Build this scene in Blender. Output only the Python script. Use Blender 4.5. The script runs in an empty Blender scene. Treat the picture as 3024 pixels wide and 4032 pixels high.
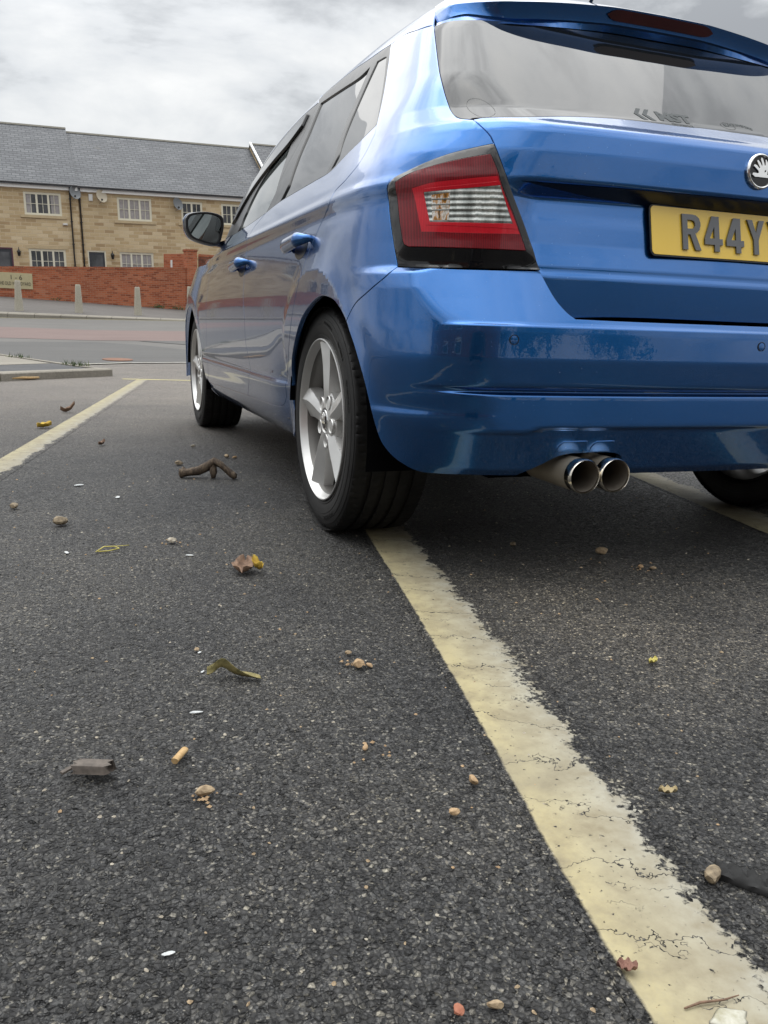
import bpy, bmesh, math, random
import numpy as np
from mathutils import Matrix, Vector
from mathutils.geometry import delaunay_2d_cdt
random.seed(7); RNG=np.random.default_rng(7)
SC=bpy.context.scene; COL=SC.collection
# ---------------------------------------------------------------- camera (x right of the car, y forward, z up)
CAM_LOC=Vector((-1.45476,-2.18324,.55247)); PITCH=.2175; ROLL=.0305; YAW=.3579; FPX=3251.9
def _carrot(v):
    c,s=math.cos(YAW),math.sin(YAW); return Vector((v[0]*c+v[1]*s,-v[0]*s+v[1]*c,v[2]))
def _basis(pitch,roll,yawed):
    cp,sp,cr,sr=math.cos(pitch),math.sin(pitch),math.cos(roll),math.sin(roll)
    R=Vector((cr,sr*sp,sr*cp)); U=Vector((-sr,cr*sp,cr*cp)); Fw=Vector((0,cp,-sp))
    if yawed: R,U,Fw=_carrot(R),_carrot(U),_carrot(Fw)
    return Matrix((R,U,-Fw)).transposed()
CAMROT=_basis(PITCH,ROLL,True); LEVROT=_basis(PITCH,0,False)
cam=bpy.data.cameras.new('camera'); camo=bpy.data.objects.new('camera',cam); COL.objects.link(camo)
camo.matrix_world=Matrix.Translation(CAM_LOC)@CAMROT.to_4x4()
cam.sensor_fit='HORIZONTAL'; cam.sensor_width=36; cam.lens=FPX/3024*36; cam.clip_start=.02; cam.clip_end=2000
cam.dof.use_dof=False
SC.camera=camo
# frame of the far street: level, x right of view, y away from the camera, heights from the lens
G2W=Matrix.Translation(CAM_LOC)@(CAMROT@LEVROT.transposed()).to_4x4(); BS=1.15
EF=np.array([.3503062,.93663524]); ER=np.array([.93663524,-.3503062])
# ---------------------------------------------------------------- world, sun, exposure
SC.view_settings.view_transform='Standard'; SC.view_settings.look='None'; SC.view_settings.exposure=1.15; SC.view_settings.gamma=1
SUN_EL,SUN_AZ=math.radians(63),math.radians(-10)
W=bpy.data.worlds.new('World'); SC.world=W; W.use_nodes=True
nt=W.node_tree; nt.nodes.clear()
def wn(t,**k):
    n=nt.nodes.new(t)
    for a,b in k.items(): setattr(n,a,b)
    return n
out=wn('ShaderNodeOutputWorld'); sky=wn('ShaderNodeTexSky',sky_type='NISHITA',sun_disc=False,sun_elevation=SUN_EL,sun_rotation=SUN_AZ)
bg1=wn('ShaderNodeBackground'); bg1.inputs[1].default_value=.07; nt.links.new(sky.outputs[0],bg1.inputs[0])
tc=wn('ShaderNodeTexCoord'); sep=wn('ShaderNodeSeparateXYZ'); nt.links.new(tc.outputs['Generated'],sep.inputs[0])
def wm(op,a,b=None):
    n=wn('ShaderNodeMath',operation=op)
    for i,v in enumerate((a,b)):
        if v is None: continue
        if isinstance(v,(int,float)): n.inputs[i].default_value=v
        else: nt.links.new(v,n.inputs[i])
    return n.outputs[0]
zc=wm('MAXIMUM',sep.outputs[2],0.0); den=wm('ADD',zc,.60)
cmb=wn('ShaderNodeCombineXYZ'); nt.links.new(wm('DIVIDE',sep.outputs[0],den),cmb.inputs[0]); nt.links.new(wm('DIVIDE',sep.outputs[1],den),cmb.inputs[1]); nt.links.new(wm('MULTIPLY',zc,2.2),cmb.inputs[2])
n1=wn('ShaderNodeTexNoise'); n1.inputs['Scale'].default_value=3.6; n1.inputs['Detail'].default_value=9; n1.inputs['Roughness'].default_value=.56; n1.inputs['Distortion'].default_value=.15
nt.links.new(cmb.outputs[0],n1.inputs['Vector'])
rp=wn('ShaderNodeValToRGB'); e=rp.color_ramp.elements; e[0].position=.36; e[0].color=(.31,.32,.33,1); e[1].position=.66; e[1].color=(.76,.76,.745,1)
m=e.new(.5); m.color=(.60,.613,.62,1)
nt.links.new(n1.outputs['Fac'],rp.inputs[0])
up_=wm('POWER',wm('MAXIMUM',wm('DIVIDE',wm('SUBTRACT',zc,.28),.72),0.0),1.25); dt=wn('ShaderNodeVectorMath',operation='DOT_PRODUCT'); nt.links.new(tc.outputs['Generated'],dt.inputs[0]); dt.inputs[1].default_value=(-.03,.373,.927)
glow=wm('POWER',wm('MAXIMUM',dt.outputs['Value'],0.0),6.0); grad=wm('ADD',wm('MULTIPLY',up_,.9),wm('ADD',wm('MULTIPLY',glow,1.25),.43))
mul=wn('ShaderNodeMix',data_type='RGBA',blend_type='MULTIPLY'); mul.inputs[0].default_value=1
cg=wn('ShaderNodeCombineColor'); 
for i in range(3): nt.links.new(grad,cg.inputs[i])
nt.links.new(rp.outputs[0],mul.inputs[6]); nt.links.new(cg.outputs[0],mul.inputs[7])
bg2=wn('ShaderNodeBackground'); bg2.inputs[1].default_value=1.25; nt.links.new(mul.outputs[2],bg2.inputs[0])
mx=wn('ShaderNodeMixShader'); mx.inputs[0].default_value=.93; nt.links.new(bg1.outputs[0],mx.inputs[1]); nt.links.new(bg2.outputs[0],mx.inputs[2]); nt.links.new(mx.outputs[0],out.inputs[0])
sl=bpy.data.lights.new('sun','SUN'); sl.energy=.5; sl.angle=math.radians(80); sl.color=(1,.97,.92)
so=bpy.data.objects.new('sun',sl); COL.objects.link(so)
so.rotation_euler=Vector((.10,-.52,-1.05)).to_track_quat('-Z','Y').to_euler()
SC.render.engine='CYCLES'; SC.cycles.max_bounces=8; SC.cycles.use_denoising=True
# ---------------------------------------------------------------- materials
M={}
class NM:
    """small node-material builder"""
    def __init__(s,name):
        s.m=bpy.data.materials.new(name); s.m.use_nodes=True; s.t=s.m.node_tree; s.t.nodes.clear()
        s.out=s.n('ShaderNodeOutputMaterial'); M[name]=s.m
    def n(s,t,**k):
        n=s.t.nodes.new(t)
        for a,b in k.items(): setattr(n,a,b)
        return n
    def put(s,sock,v):
        if v is None: return
        if isinstance(v,bpy.types.NodeSocket): s.t.links.new(v,sock)
        elif isinstance(v,(tuple,list)) and sock.type=='RGBA' and len(v)==3: sock.default_value=(*v,1)
        else: sock.default_value=v
    def math(s,op,a,b=None,c=None,clamp=False):
        n=s.n('ShaderNodeMath',operation=op,use_clamp=clamp)
        for i,v in enumerate((a,b,c)): s.put(n.inputs[i],v)
        return n.outputs[0]
    def coord(s,kind='Object',scale=(1,1,1),rot=(0,0,0),loc=(0,0,0)):
        c=s.n('ShaderNodeTexCoord').outputs[kind]; mp=s.n('ShaderNodeMapping'); s.put(mp.inputs[0],c)
        mp.inputs['Scale'].default_value=scale; mp.inputs['Rotation'].default_value=rot; mp.inputs['Location'].default_value=loc
        return mp.outputs[0]
    def noise(s,v,scale,detail=4,rough=.5,dist=0,out='Fac'):
        n=s.n('ShaderNodeTexNoise'); s.put(n.inputs['Vector'],v); n.inputs['Scale'].default_value=scale; n.inputs['Detail'].default_value=detail; n.inputs['Roughness'].default_value=rough; n.inputs['Distortion'].default_value=dist
        return n.outputs[out]
    def vor(s,v,scale,feature='F1',out='Distance',rnd=1,smooth=None):
        n=s.n('ShaderNodeTexVoronoi',feature=feature); s.put(n.inputs['Vector'],v); n.inputs['Scale'].default_value=scale; n.inputs['Randomness'].default_value=rnd
        return n.outputs[out]
    def ramp(s,f,st,interp='LINEAR'):
        r=s.n('ShaderNodeValToRGB'); r.color_ramp.interpolation=interp; e=r.color_ramp.elements
        while len(e)<len(st): e.new(.5)
        for i,(p,c) in enumerate(st):
            e[i].position=p; e[i].color=(c,c,c,1) if isinstance(c,(int,float)) else (*c,1)
        s.put(r.inputs[0],f); return r.outputs[0]
    def mix(s,f,a,b,blend='MIX'):
        n=s.n('ShaderNodeMix',data_type='RGBA',blend_type=blend); s.put(n.inputs[0],f); s.put(n.inputs[6],a); s.put(n.inputs[7],b); return n.outputs[2]
    def bump(s,h,strength=.5,dist=.01,normal=None):
        n=s.n('ShaderNodeBump'); n.inputs['Strength'].default_value=strength; n.inputs['Distance'].default_value=dist; s.put(n.inputs['Height'],h); s.put(n.inputs['Normal'],normal); return n.outputs[0]
    def pbr(s,color,rough=.5,metal=0,normal=None,spec=None,coat=None,coatr=.03,ior=None,coatn=None):
        b=s.n('ShaderNodeBsdfPrincipled'); s.put(b.inputs['Base Color'],color); s.put(b.inputs['Roughness'],rough); s.put(b.inputs['Metallic'],metal); s.put(b.inputs['Normal'],normal)
        if spec is not None: s.put(b.inputs['Specular IOR Level'],spec)
        if coat is not None: s.put(b.inputs['Coat Weight'],coat); s.put(b.inputs['Coat Roughness'],coatr)
        if ior: b.inputs['IOR'].default_value=ior
        s.put(b.inputs['Coat Normal'],coatn)
        s.t.links.new(b.outputs[0],s.out.inputs[0]); return b
def simple(name,color,rough=.5,metal=0,nz=.15,nscale=30,**k):
    """plain material with slight uneven tone and gloss"""
    a=NM(name); c=a.coord(); f=a.noise(c,nscale,5)
    lo=tuple(v*(1-nz) for v in color); hi=tuple(min(1,v*(1+nz)) for v in color)
    a.pbr(a.mix(f,lo,hi),a.math('ADD',a.math('MULTIPLY',f,.12),max(.02,rough-.06)),metal,**k); return a.m
# ---------------------------------------------------------------- mesh helpers
def mesh_obj(name,verts,faces,mat,parent=None,smooth=False,normals=None,mi=None,loc=None):
    me=bpy.data.meshes.new(name); me.from_pydata([tuple(v) for v in verts],[],[tuple(f) for f in faces]); me.update()
    for m in (mat if isinstance(mat,(list,tuple)) else [mat]): me.materials.append(m)
    if mi is not None: me.polygons.foreach_set('material_index',list(mi))
    if smooth or normals is not None: me.polygons.foreach_set('use_smooth',[True]*len(me.polygons))
    if normals is not None: me.normals_split_custom_set_from_vertices([tuple(n) for n in normals])
    elif smooth not in (False,True): me.set_sharp_from_angle(angle=math.radians(smooth))
    o=bpy.data.objects.new(name,me); COL.objects.link(o)
    if parent: o.parent=parent
    if loc is not None: o.location=loc
    return o
def tag(o,label,cat,group=None):
    o['label']=label; o['category']=cat
    if group: o['group']=group
    return o
def kind(o,k='structure'): o['kind']=k; return o
def empty(name,loc=(0,0,0),mw=None):
    o=bpy.data.objects.new(name,None); COL.objects.link(o); o.empty_display_size=.2
    if mw is not None: o.matrix_world=mw
    else: o.location=loc
    return o
class MB:
    def __init__(s): s.v=[];s.f=[];s.m=[]
    def add(s,v,f,m=0):
        b=len(s.v); s.v+=[tuple(p) for p in v]; s.f+=[tuple(i+b for i in q) for q in f]; s.m+=[m]*len(f); return s
    def box(s,x0,x1,y0,y1,z0,z1,m=0):
        return s.add([(x0,y0,z0),(x1,y0,z0),(x1,y1,z0),(x0,y1,z0),(x0,y0,z1),(x1,y0,z1),(x1,y1,z1),(x0,y1,z1)],[(0,3,2,1),(4,5,6,7),(0,1,5,4),(1,2,6,5),(2,3,7,6),(3,0,4,7)],m)
    def quad(s,a,b,c,d,m=0): return s.add([a,b,c,d],[(0,1,2,3)],m)
    def prism(s,poly,z0,z1,m=0):
        n=len(poly); v=[(x,y,z0) for x,y in poly]+[(x,y,z1) for x,y in poly]
        return s.add(v,[tuple(range(n-1,-1,-1)),tuple(range(n,2*n))]+[(i,(i+1)%n,n+(i+1)%n,n+i) for i in range(n)],m)
    def loft(s,rings,closed=True,caps=True,m=0):
        n=len(rings[0]); v=[p for r in rings for p in r]; f=[]
        for i in range(len(rings)-1):
            for j in range(n if closed else n-1):
                k=(j+1)%n; f.append((i*n+j,i*n+k,(i+1)*n+k,(i+1)*n+j))
        if caps and closed: f+=[tuple(range(n-1,-1,-1)),tuple(range((len(rings)-1)*n,len(rings)*n))]
        return s.add(v,f,m)
    def tube(s,pts,r,n=10,m=0):
        pts=[Vector(p) for p in pts]; rr=r if isinstance(r,(list,tuple)) else [r]*len(pts); rings=[]
        for i,p in enumerate(pts):
            d=(pts[min(i+1,len(pts)-1)]-pts[max(i-1,0)]).normalized(); a=d.orthogonal().normalized() if abs(d.z)>.9 else d.cross(Vector((0,0,1))).normalized(); b=d.cross(a)
            rings.append([p+(a*math.cos(t)+b*math.sin(t))*rr[i] for t in [2*math.pi*k/n for k in range(n)]])
        return s.loft(rings,m=m)
    def build(s,name,mat,parent=None,smooth=False,loc=None,mw=None):
        o=mesh_obj(name,s.v,s.f,mat,parent,smooth,None,s.m,loc)
        if mw is not None: o.matrix_world=mw
        return o
def shape_mesh(loops,depth,bevel=0):
    """flat outline (holes allowed) extruded by depth, as (verts, faces)"""
    c=bpy.data.curves.new('tmp','CURVE'); c.dimensions='2D'; c.fill_mode='BOTH'; c.extrude=depth/2; c.bevel_depth=bevel; c.resolution_u=6
    for L in loops:
        sp=c.splines.new('POLY'); sp.points.add(len(L)-1); sp.use_cyclic_u=True
        for p,(x,y) in zip(sp.points,L): p.co=(x,y,0,1)
    return _curve_mesh(c)
def _curve_mesh(c):
    o=bpy.data.objects.new('tmp',c); COL.objects.link(o); dg=bpy.context.evaluated_depsgraph_get(); dg.update(); me=bpy.data.meshes.new_from_object(o.evaluated_get(dg))
    v=[tuple(p.co) for p in me.vertices]; f=[tuple(p.vertices) for p in me.polygons]
    bpy.data.objects.remove(o); bpy.data.curves.remove(c); bpy.data.meshes.remove(me); return v,f
def text_mesh(txt,size,depth,align='CENTER',bold=0):
    c=bpy.data.curves.new('tmp','FONT'); c.offset=bold; c.body=txt; c.size=size; c.extrude=depth/2; c.align_x=align; c.align_y='CENTER'; c.resolution_u=3
    return _curve_mesh(c)
def rock(name,mat,p,r,seed,parent=None,sq=(1,1,.7),rot=0):
    """small angular stone resting on the ground at p"""
    rg=np.random.default_rng(seed); bm=bmesh.new(); bmesh.ops.create_icosphere(bm,subdivisions=2,radius=1)
    pl=[(v/np.linalg.norm(v),rg.uniform(.62,.95)) for v in rg.normal(size=(11,3))]
    for v in bm.verts:
        c=np.array(v.co)
        for n,d in pl:
            k=c@n
            if k>d: c=c-n*(k-d)
        c=c*np.array(sq)*r; a=math.cos(rot);b=math.sin(rot); v.co=(c[0]*a-c[1]*b,c[0]*b+c[1]*a,c[2])
    z0=min(v.co.z for v in bm.verts)
    for v in bm.verts: v.co.z-=z0
    me=bpy.data.meshes.new(name); bm.to_mesh(me); bm.free(); me.materials.append(mat); o=bpy.data.objects.new(name,me); COL.objects.link(o); o.location=p
    return o
def ground_z(x,y):
    d=(np.asarray(x)-CAM_LOC.x)*EF[0]+(np.asarray(y)-CAM_LOC.y)*EF[1]
    return .0325*1.5*np.logaddexp(0,(d-14)/1.5)
# ---------------------------------------------------------------- materials of the place
def asphalt(a,tint=(1,1,1),lightness=1.0,nodes_only=False):
    """stone chips in dark binder; returns colour, roughness, normal sockets"""
    c=a.coord('Object'); w=a.n('ShaderNodeVectorMath',operation='ADD'); nz=a.noise(c,40,2,out='Color'); sc=a.n('ShaderNodeVectorMath',operation='SCALE'); a.put(sc.inputs[0],nz); sc.inputs['Scale'].default_value=.006
    a.put(w.inputs[0],c); a.put(w.inputs[1],sc.outputs[0]); c2=w.outputs[0]
    d1=a.vor(c2,175,'F1'); col1=a.vor(c2,175,'F1','Color'); e1=a.vor(c2,175,'DISTANCE_TO_EDGE')
    d2=a.vor(c2,330,'F1'); col2=a.vor(c2,330,'F1','Color')
    s1=a.n('ShaderNodeSeparateColor'); a.put(s1.inputs[0],col1); s2=a.n('ShaderNodeSeparateColor'); a.put(s2.inputs[0],col2)
    chip=a.ramp(s1.outputs[0],[(0,(.021,.021,.0215)),(.40,(.036,.0355,.035)),(.72,(.056,.055,.053)),(.88,(.085,.082,.076)),(.97,(.15,.142,.125)),(1,(.28,.26,.21))])
    fine=a.ramp(s2.outputs[1],[(0,(.014,.014,.0145)),(.6,(.032,.0318,.031)),(.9,(.075,.072,.066)),(1,(.19,.175,.14))])
    big=a.math('GREATER_THAN',s1.outputs[1],.42)
    edge=a.ramp(e1,[(.02,0),(.20,1)])
    col=a.mix(a.math('MULTIPLY',big,edge),fine,chip)
    gap=a.ramp(e1,[(0,.42),(.15,1)]); col=a.mix(1,col,gap,'MULTIPLY')
    patch=a.ramp(a.noise(c,2.3,6,.62),[(.30,(.62,.63,.66)),(.5,(1,1,1)),(.70,(1.42,1.38,1.31))])
    dust=a.ramp(a.noise(a.coord('Object',(1,1,1),(0,0,0),(3.1,1.7,0)),.55,5,.6),[(.36,(.78,.79,.82)),(.62,(1.26,1.22,1.17))])
    col=a.mix(1,a.mix(1,col,patch,'MULTIPLY'),dust,'MULTIPLY'); col=a.mix(1,col,tuple(t*lightness for t in tint),'MULTIPLY')
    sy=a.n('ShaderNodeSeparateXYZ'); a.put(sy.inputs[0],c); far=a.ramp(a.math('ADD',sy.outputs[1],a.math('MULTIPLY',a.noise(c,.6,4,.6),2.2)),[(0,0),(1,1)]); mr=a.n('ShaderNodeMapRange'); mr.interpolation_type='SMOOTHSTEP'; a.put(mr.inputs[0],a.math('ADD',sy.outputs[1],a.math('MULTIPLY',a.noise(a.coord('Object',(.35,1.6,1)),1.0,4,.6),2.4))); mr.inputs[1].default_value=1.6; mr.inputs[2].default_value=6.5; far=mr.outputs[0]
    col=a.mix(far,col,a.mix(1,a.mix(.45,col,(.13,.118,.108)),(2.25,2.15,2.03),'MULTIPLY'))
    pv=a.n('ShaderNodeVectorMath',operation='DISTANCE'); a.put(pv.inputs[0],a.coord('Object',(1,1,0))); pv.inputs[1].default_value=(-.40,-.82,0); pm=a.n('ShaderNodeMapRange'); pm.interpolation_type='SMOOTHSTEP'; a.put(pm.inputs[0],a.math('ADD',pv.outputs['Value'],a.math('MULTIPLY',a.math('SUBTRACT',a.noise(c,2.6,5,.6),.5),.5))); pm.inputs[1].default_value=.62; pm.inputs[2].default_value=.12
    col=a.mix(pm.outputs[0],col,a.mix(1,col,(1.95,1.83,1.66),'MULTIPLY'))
    h=a.math('ADD',a.math('MULTIPLY',a.math('MULTIPLY',a.ramp(e1,[(0,0),(.35,1)]),big),a.math('ADD',.45,a.math('MULTIPLY',s1.outputs[2],.9))),a.math('MULTIPLY',d2,.5))
    # every chip lies at its own tilt
    tl=a.n('ShaderNodeVectorMath',operation='SUBTRACT'); a.put(tl.inputs[0],col1); tl.inputs[1].default_value=(.5,.5,.5)
    ts=a.n('ShaderNodeVectorMath',operation='SCALE'); a.put(ts.inputs[0],tl.outputs[0]); ts.inputs['Scale'].default_value=1.25
    nb=a.bump(h,1.0,.0055); ad=a.n('ShaderNodeVectorMath',operation='ADD'); a.put(ad.inputs[0],nb); a.put(ad.inputs[1],ts.outputs[0]); nn=a.n('ShaderNodeVectorMath',operation='NORMALIZE'); a.put(nn.inputs[0],ad.outputs[0])
    rough=a.math('ADD',.42,a.math('MULTIPLY',s1.outputs[1],.3))
    return col,rough,nn.outputs[0],c
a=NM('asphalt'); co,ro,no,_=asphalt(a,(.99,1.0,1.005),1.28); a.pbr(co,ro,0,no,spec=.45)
def coarse(name,c0,c1,c2,sc=9,rough=.85):
    a=NM(name); c=a.coord(); f=a.noise(c,sc*12,3,.7); g=a.noise(c,.5,5,.6); st=a.noise(a.coord('Object',(.25,2.2,1),(0,0,.4)),1.2,4,.6)
    col=a.ramp(a.math('ADD',a.math('MULTIPLY',f,.5),a.math('ADD',a.math('MULTIPLY',g,.35),a.math('MULTIPLY',st,.25))),[(.35,c0),(.55,c1),(.75,c2)])
    a.pbr(col,rough,0,a.bump(f,.3,.01),spec=.3); return a.m
coarse('road',(.095,.092,.087),(.125,.12,.113),(.16,.153,.143))
coarse('road_dark',(.075,.074,.073),(.098,.096,.093),(.125,.121,.115))
coarse('red_road',(.135,.098,.09),(.165,.12,.11),(.20,.15,.135))
coarse('pavement',(.085,.078,.074),(.115,.107,.10),(.15,.14,.13),6)
coarse('kerb_stone',(.16,.147,.125),(.24,.22,.185),(.33,.305,.26),4)
coarse('island_tarmac',(.05,.052,.055),(.075,.075,.078),(.12,.12,.118),3)
coarse('concrete',(.26,.24,.19),(.40,.37,.30),(.50,.47,.40),2.2)
# worn paint on asphalt: mask runs across the stripe (object X), cracks cut it
def paint_line(name,wear,tone0,tone1,edge0,edge1):
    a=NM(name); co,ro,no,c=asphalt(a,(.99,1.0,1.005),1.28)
    uv=a.n('ShaderNodeUVMap').outputs[0]; sp=a.n('ShaderNodeSeparateXYZ'); a.put(sp.inputs[0],uv)
    n=a.noise(c,55,6,.72); n2=a.noise(c,9,4,.6); chipd=a.vor(c,150,'DISTANCE_TO_EDGE'); rnd=a.vor(c,150,'F1','Color'); rs=a.n('ShaderNodeSeparateColor'); a.put(rs.inputs[0],rnd)
    x=a.math('ADD',sp.outputs[0],a.math('MULTIPLY',a.math('SUBTRACT',a.noise(c,26,4,.6),.5),.06))
    left=a.ramp(x,[(edge0-.012,0),(edge0+.012,1)])
    right=a.math('SUBTRACT',1,a.ramp(x,[(edge1-.16,0),(edge1+.09,1)]))
    body=a.math('ADD',right,a.math('ADD',a.math('MULTIPLY',a.math('SUBTRACT',n,.5),1.5),a.math('MULTIPLY',a.math('SUBTRACT',n2,.5),wear)))
    body=a.math('ADD',body,a.math('MULTIPLY',a.math('SUBTRACT',rs.outputs[0],.5),.35))
    worn=a.ramp(body,[(.36,0),(.52,1)])
    # cracks across the stripe
    wob=a.math('MULTIPLY',a.math('SUBTRACT',a.noise(c,9,5,.7),.5),.16); cw=a.math('ADD',a.math('ADD',sp.outputs[1],wob),a.math('MULTIPLY',sp.outputs[0],.05))
    def v1(scale):
        n=a.n('ShaderNodeTexVoronoi',voronoi_dimensions='1D',feature='DISTANCE_TO_EDGE'); a.put(n.inputs['W'],cw); n.inputs['Scale'].default_value=scale; return n.outputs['Distance']
    crack=a.ramp(v1(8.5),[(.004,0),(.011,1)]); part=a.ramp(a.noise(c,6,2),[(.60,0),(.66,1)]); crack=a.math('MAXIMUM',crack,part)
    crack2=a.math('MAXIMUM',a.ramp(v1(21),[(.007,0),(.016,1)]),a.ramp(a.noise(c,11,2),[(.38,0),(.44,1)])); crack=a.math('MULTIPLY',crack,crack2)
    pits=a.math('MULTIPLY',a.ramp(a.noise(c,120,3,.6),[(.28,0),(.35,1)]),a.ramp(a.noise(c,34,3,.6),[(.24,0),(.28,1)]))
    mask=a.math('MULTIPLY',a.math('MULTIPLY',left,worn),a.math('MULTIPLY',crack,pits))
    blotch=a.noise(c,18,5,.65)
    pc=a.mix(a.ramp(x,[(.25,0),(.85,1)]),tone0,tone1); pc=a.mix(a.ramp(blotch,[(.40,0),(.68,.85)]),pc,(.21,.175,.11)); pc=a.mix(a.ramp(a.noise(c,5,4,.6),[(.45,0),(.7,.5)]),pc,(.25,.225,.16)); pc=a.mix(a.ramp(a.noise(c,300,2),[(.5,0),(.8,.35)]),pc,(.30,.27,.19))
    col=a.mix(mask,co,pc)
    b=a.bump(a.math('ADD',mask,a.math('MULTIPLY',a.noise(c,160,3),.35)),.55,.002)
    nm=a.n('ShaderNodeMix',data_type='VECTOR'); a.put(nm.inputs[0],mask); a.put(nm.inputs[4],no); a.put(nm.inputs[5],b)
    a.pbr(col,a.math('ADD',a.math('MULTIPLY',mask,.18),.5),0,nm.outputs[1],spec=.35); return a.m
paint_line('line_near',1.9,(.40,.345,.195),(.33,.32,.275),.16,.83)
paint_line('line_pale',2.6,(.36,.32,.19),(.27,.26,.23),.12,.84)
paint_line('line_yellow',.5,(.45,.40,.17),(.45,.40,.17),.05,1.05)
paint_line('line_white',.8,(.46,.46,.44),(.46,.46,.44),.02,1.1)
# masonry
def masonry(name,bw,bh,mort,cols,mcol,msize,bumpd=.012,rough=.9,axis='XZ'):
    a=NM(name); o=a.n('ShaderNodeTexCoord').outputs['Object']; s=a.n('ShaderNodeSeparateXYZ'); a.put(s.inputs[0],o); cb=a.n('ShaderNodeCombineXYZ')
    a.put(cb.inputs[0],a.math('ADD',s.outputs[0],s.outputs[1]) if axis=='XZ' else s.outputs[0]); a.put(cb.inputs[1],s.outputs[2] if axis=='XZ' else a.math('MULTIPLY',s.outputs[2],1.35))
    wob=a.noise(o,1.6,2,out='Color'); vm=a.n('ShaderNodeVectorMath',operation='MULTIPLY_ADD'); a.put(vm.inputs[0],wob); vm.inputs[1].default_value=(.03,.012,0); a.put(vm.inputs[2],cb.outputs[0])
    b=a.n('ShaderNodeTexBrick'); a.put(b.inputs['Vector'],vm.outputs[0]); b.offset=.5; b.inputs['Scale'].default_value=1; b.inputs['Brick Width'].default_value=bw; b.inputs['Row Height'].default_value=bh; b.inputs['Mortar Size'].default_value=msize; b.inputs['Mortar Smooth'].default_value=.3; b.inputs['Bias'].default_value=0
    b.inputs['Color1'].default_value=(0,0,0,1); b.inputs['Color2'].default_value=(1,1,1,1); b.inputs['Mortar'].default_value=(.5,.5,.5,1)
    tone=a.ramp(a.math('ADD',a.math('MULTIPLY',b.outputs['Color'],.62),a.math('MULTIPLY',a.noise(o,.9,5,.6),.38)),cols)
    tone=a.mix(a.ramp(a.noise(o,26,5,.7),[(.35,.0),(.75,.45)]),tone,tuple(v*.62 for v in cols[1][1]))
    tone=a.mix(a.ramp(a.noise(o,.45,4,.55),[(.5,0),(.75,.35)]),tone,tuple(v*.72 for v in cols[0][1]))
    if axis!='XZ': rown=a.noise(a.coord('Object',(.9,1,7)),1.0,3,.7); tone=a.mix(1,tone,a.ramp(rown,[(.35,(.72,.72,.74)),(.65,(1.25,1.24,1.22))]),'MULTIPLY'); tone=a.mix(a.ramp(a.noise(a.coord('Object',(.35,.35,.5)),1,5,.7),[(.64,0),(.74,.5)]),tone,(.16,.125,.06))
    a.pbr(a.mix(b.outputs['Fac'],tone,mcol),rough,0,a.bump(a.math('ADD',a.math('SUBTRACT',1,b.outputs['Fac']),a.math('MULTIPLY',a.noise(o,30,4),.5)),.6,bumpd),spec=.25); return a.m
masonry('sandstone',.46,.165,.01,[(.12,(.36,.25,.14)),(.38,(.53,.40,.235)),(.62,(.63,.50,.31)),(.9,(.73,.61,.42))],(.58,.48,.33),.014)
masonry('red_brick',.235,.082,.01,[(.15,(.20,.055,.03)),(.4,(.40,.115,.055)),(.62,(.46,.145,.07)),(.9,(.50,.20,.115))],(.36,.22,.15),.008)
masonry('dark_brick',.235,.082,.01,[(.15,(.07,.03,.025)),(.4,(.17,.06,.04)),(.62,(.25,.085,.05)),(.9,(.30,.12,.07))],(.17,.12,.09),.008)  # on the wall right of the pier the darker tone stands in for shade
masonry('slate',.36,.17,.01,[(.1,(.075,.080,.089)),(.4,(.098,.104,.114)),(.65,(.112,.118,.128)),(.95,(.135,.14,.15))],(.040,.043,.05),.022,.012,.55,'roof')
simple('cream_frame',(.72,.69,.56),.45); simple('white_fascia',(.78,.78,.77),.4); simple('gutter_black',(.02,.02,.023),.35); simple('ridge_tile',(.15,.14,.115),.85,nz=.3,nscale=6)
simple('sill_stone',(.50,.40,.25),.85,nz=.2,nscale=8); simple('dish_grey',(.16,.17,.18),.5); simple('dish_beige',(.45,.40,.31),.5); simple('door_dark',(.03,.033,.042),.3); simple('door_plum',(.10,.028,.055),.35); simple('lamp_black',(.012,.012,.013),.4)
simple('sign_stone',(.47,.41,.25),.85,nz=.12,nscale=14); simple('sign_letters',(.05,.045,.035),.8); simple('white_plastic',(.7,.7,.68),.4); simple('blind_teal',(.10,.19,.20),.8); simple('curtain',(.35,.33,.33),.9,nz=.35,nscale=9)
a=NM('house_glass'); c=a.coord(); a.pbr(a.ramp(a.noise(c,1.3,4),[(.35,(.012,.014,.017)),(.7,(.10,.10,.11))]),.06,0,a.bump(a.noise(c,1.2,2),.04,.05),spec=.6)
a=NM('leaf_green'); oi=a.n('ShaderNodeNewGeometry').outputs['Random Per Island']; a.pbr(a.ramp(oi,[(0,(.018,.04,.010)),(.6,(.05,.085,.022)),(1,(.11,.13,.035))]),.55)
a=NM('bark'); c=a.coord('Object',(1,1,.25)); f=a.noise(c,60,6,.7); a.pbr(a.ramp(f,[(.3,(.018,.012,.009)),(.5,(.07,.048,.032)),(.75,(.26,.20,.13))]),.85,0,a.bump(f,.8,.006))
a=NM('iron_rust'); c=a.coord(); f=a.noise(c,12,5,.7); a.pbr(a.ramp(f,[(.3,(.11,.05,.03)),(.7,(.24,.11,.06))]),.8,0,a.bump(f,.5,.01))
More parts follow.
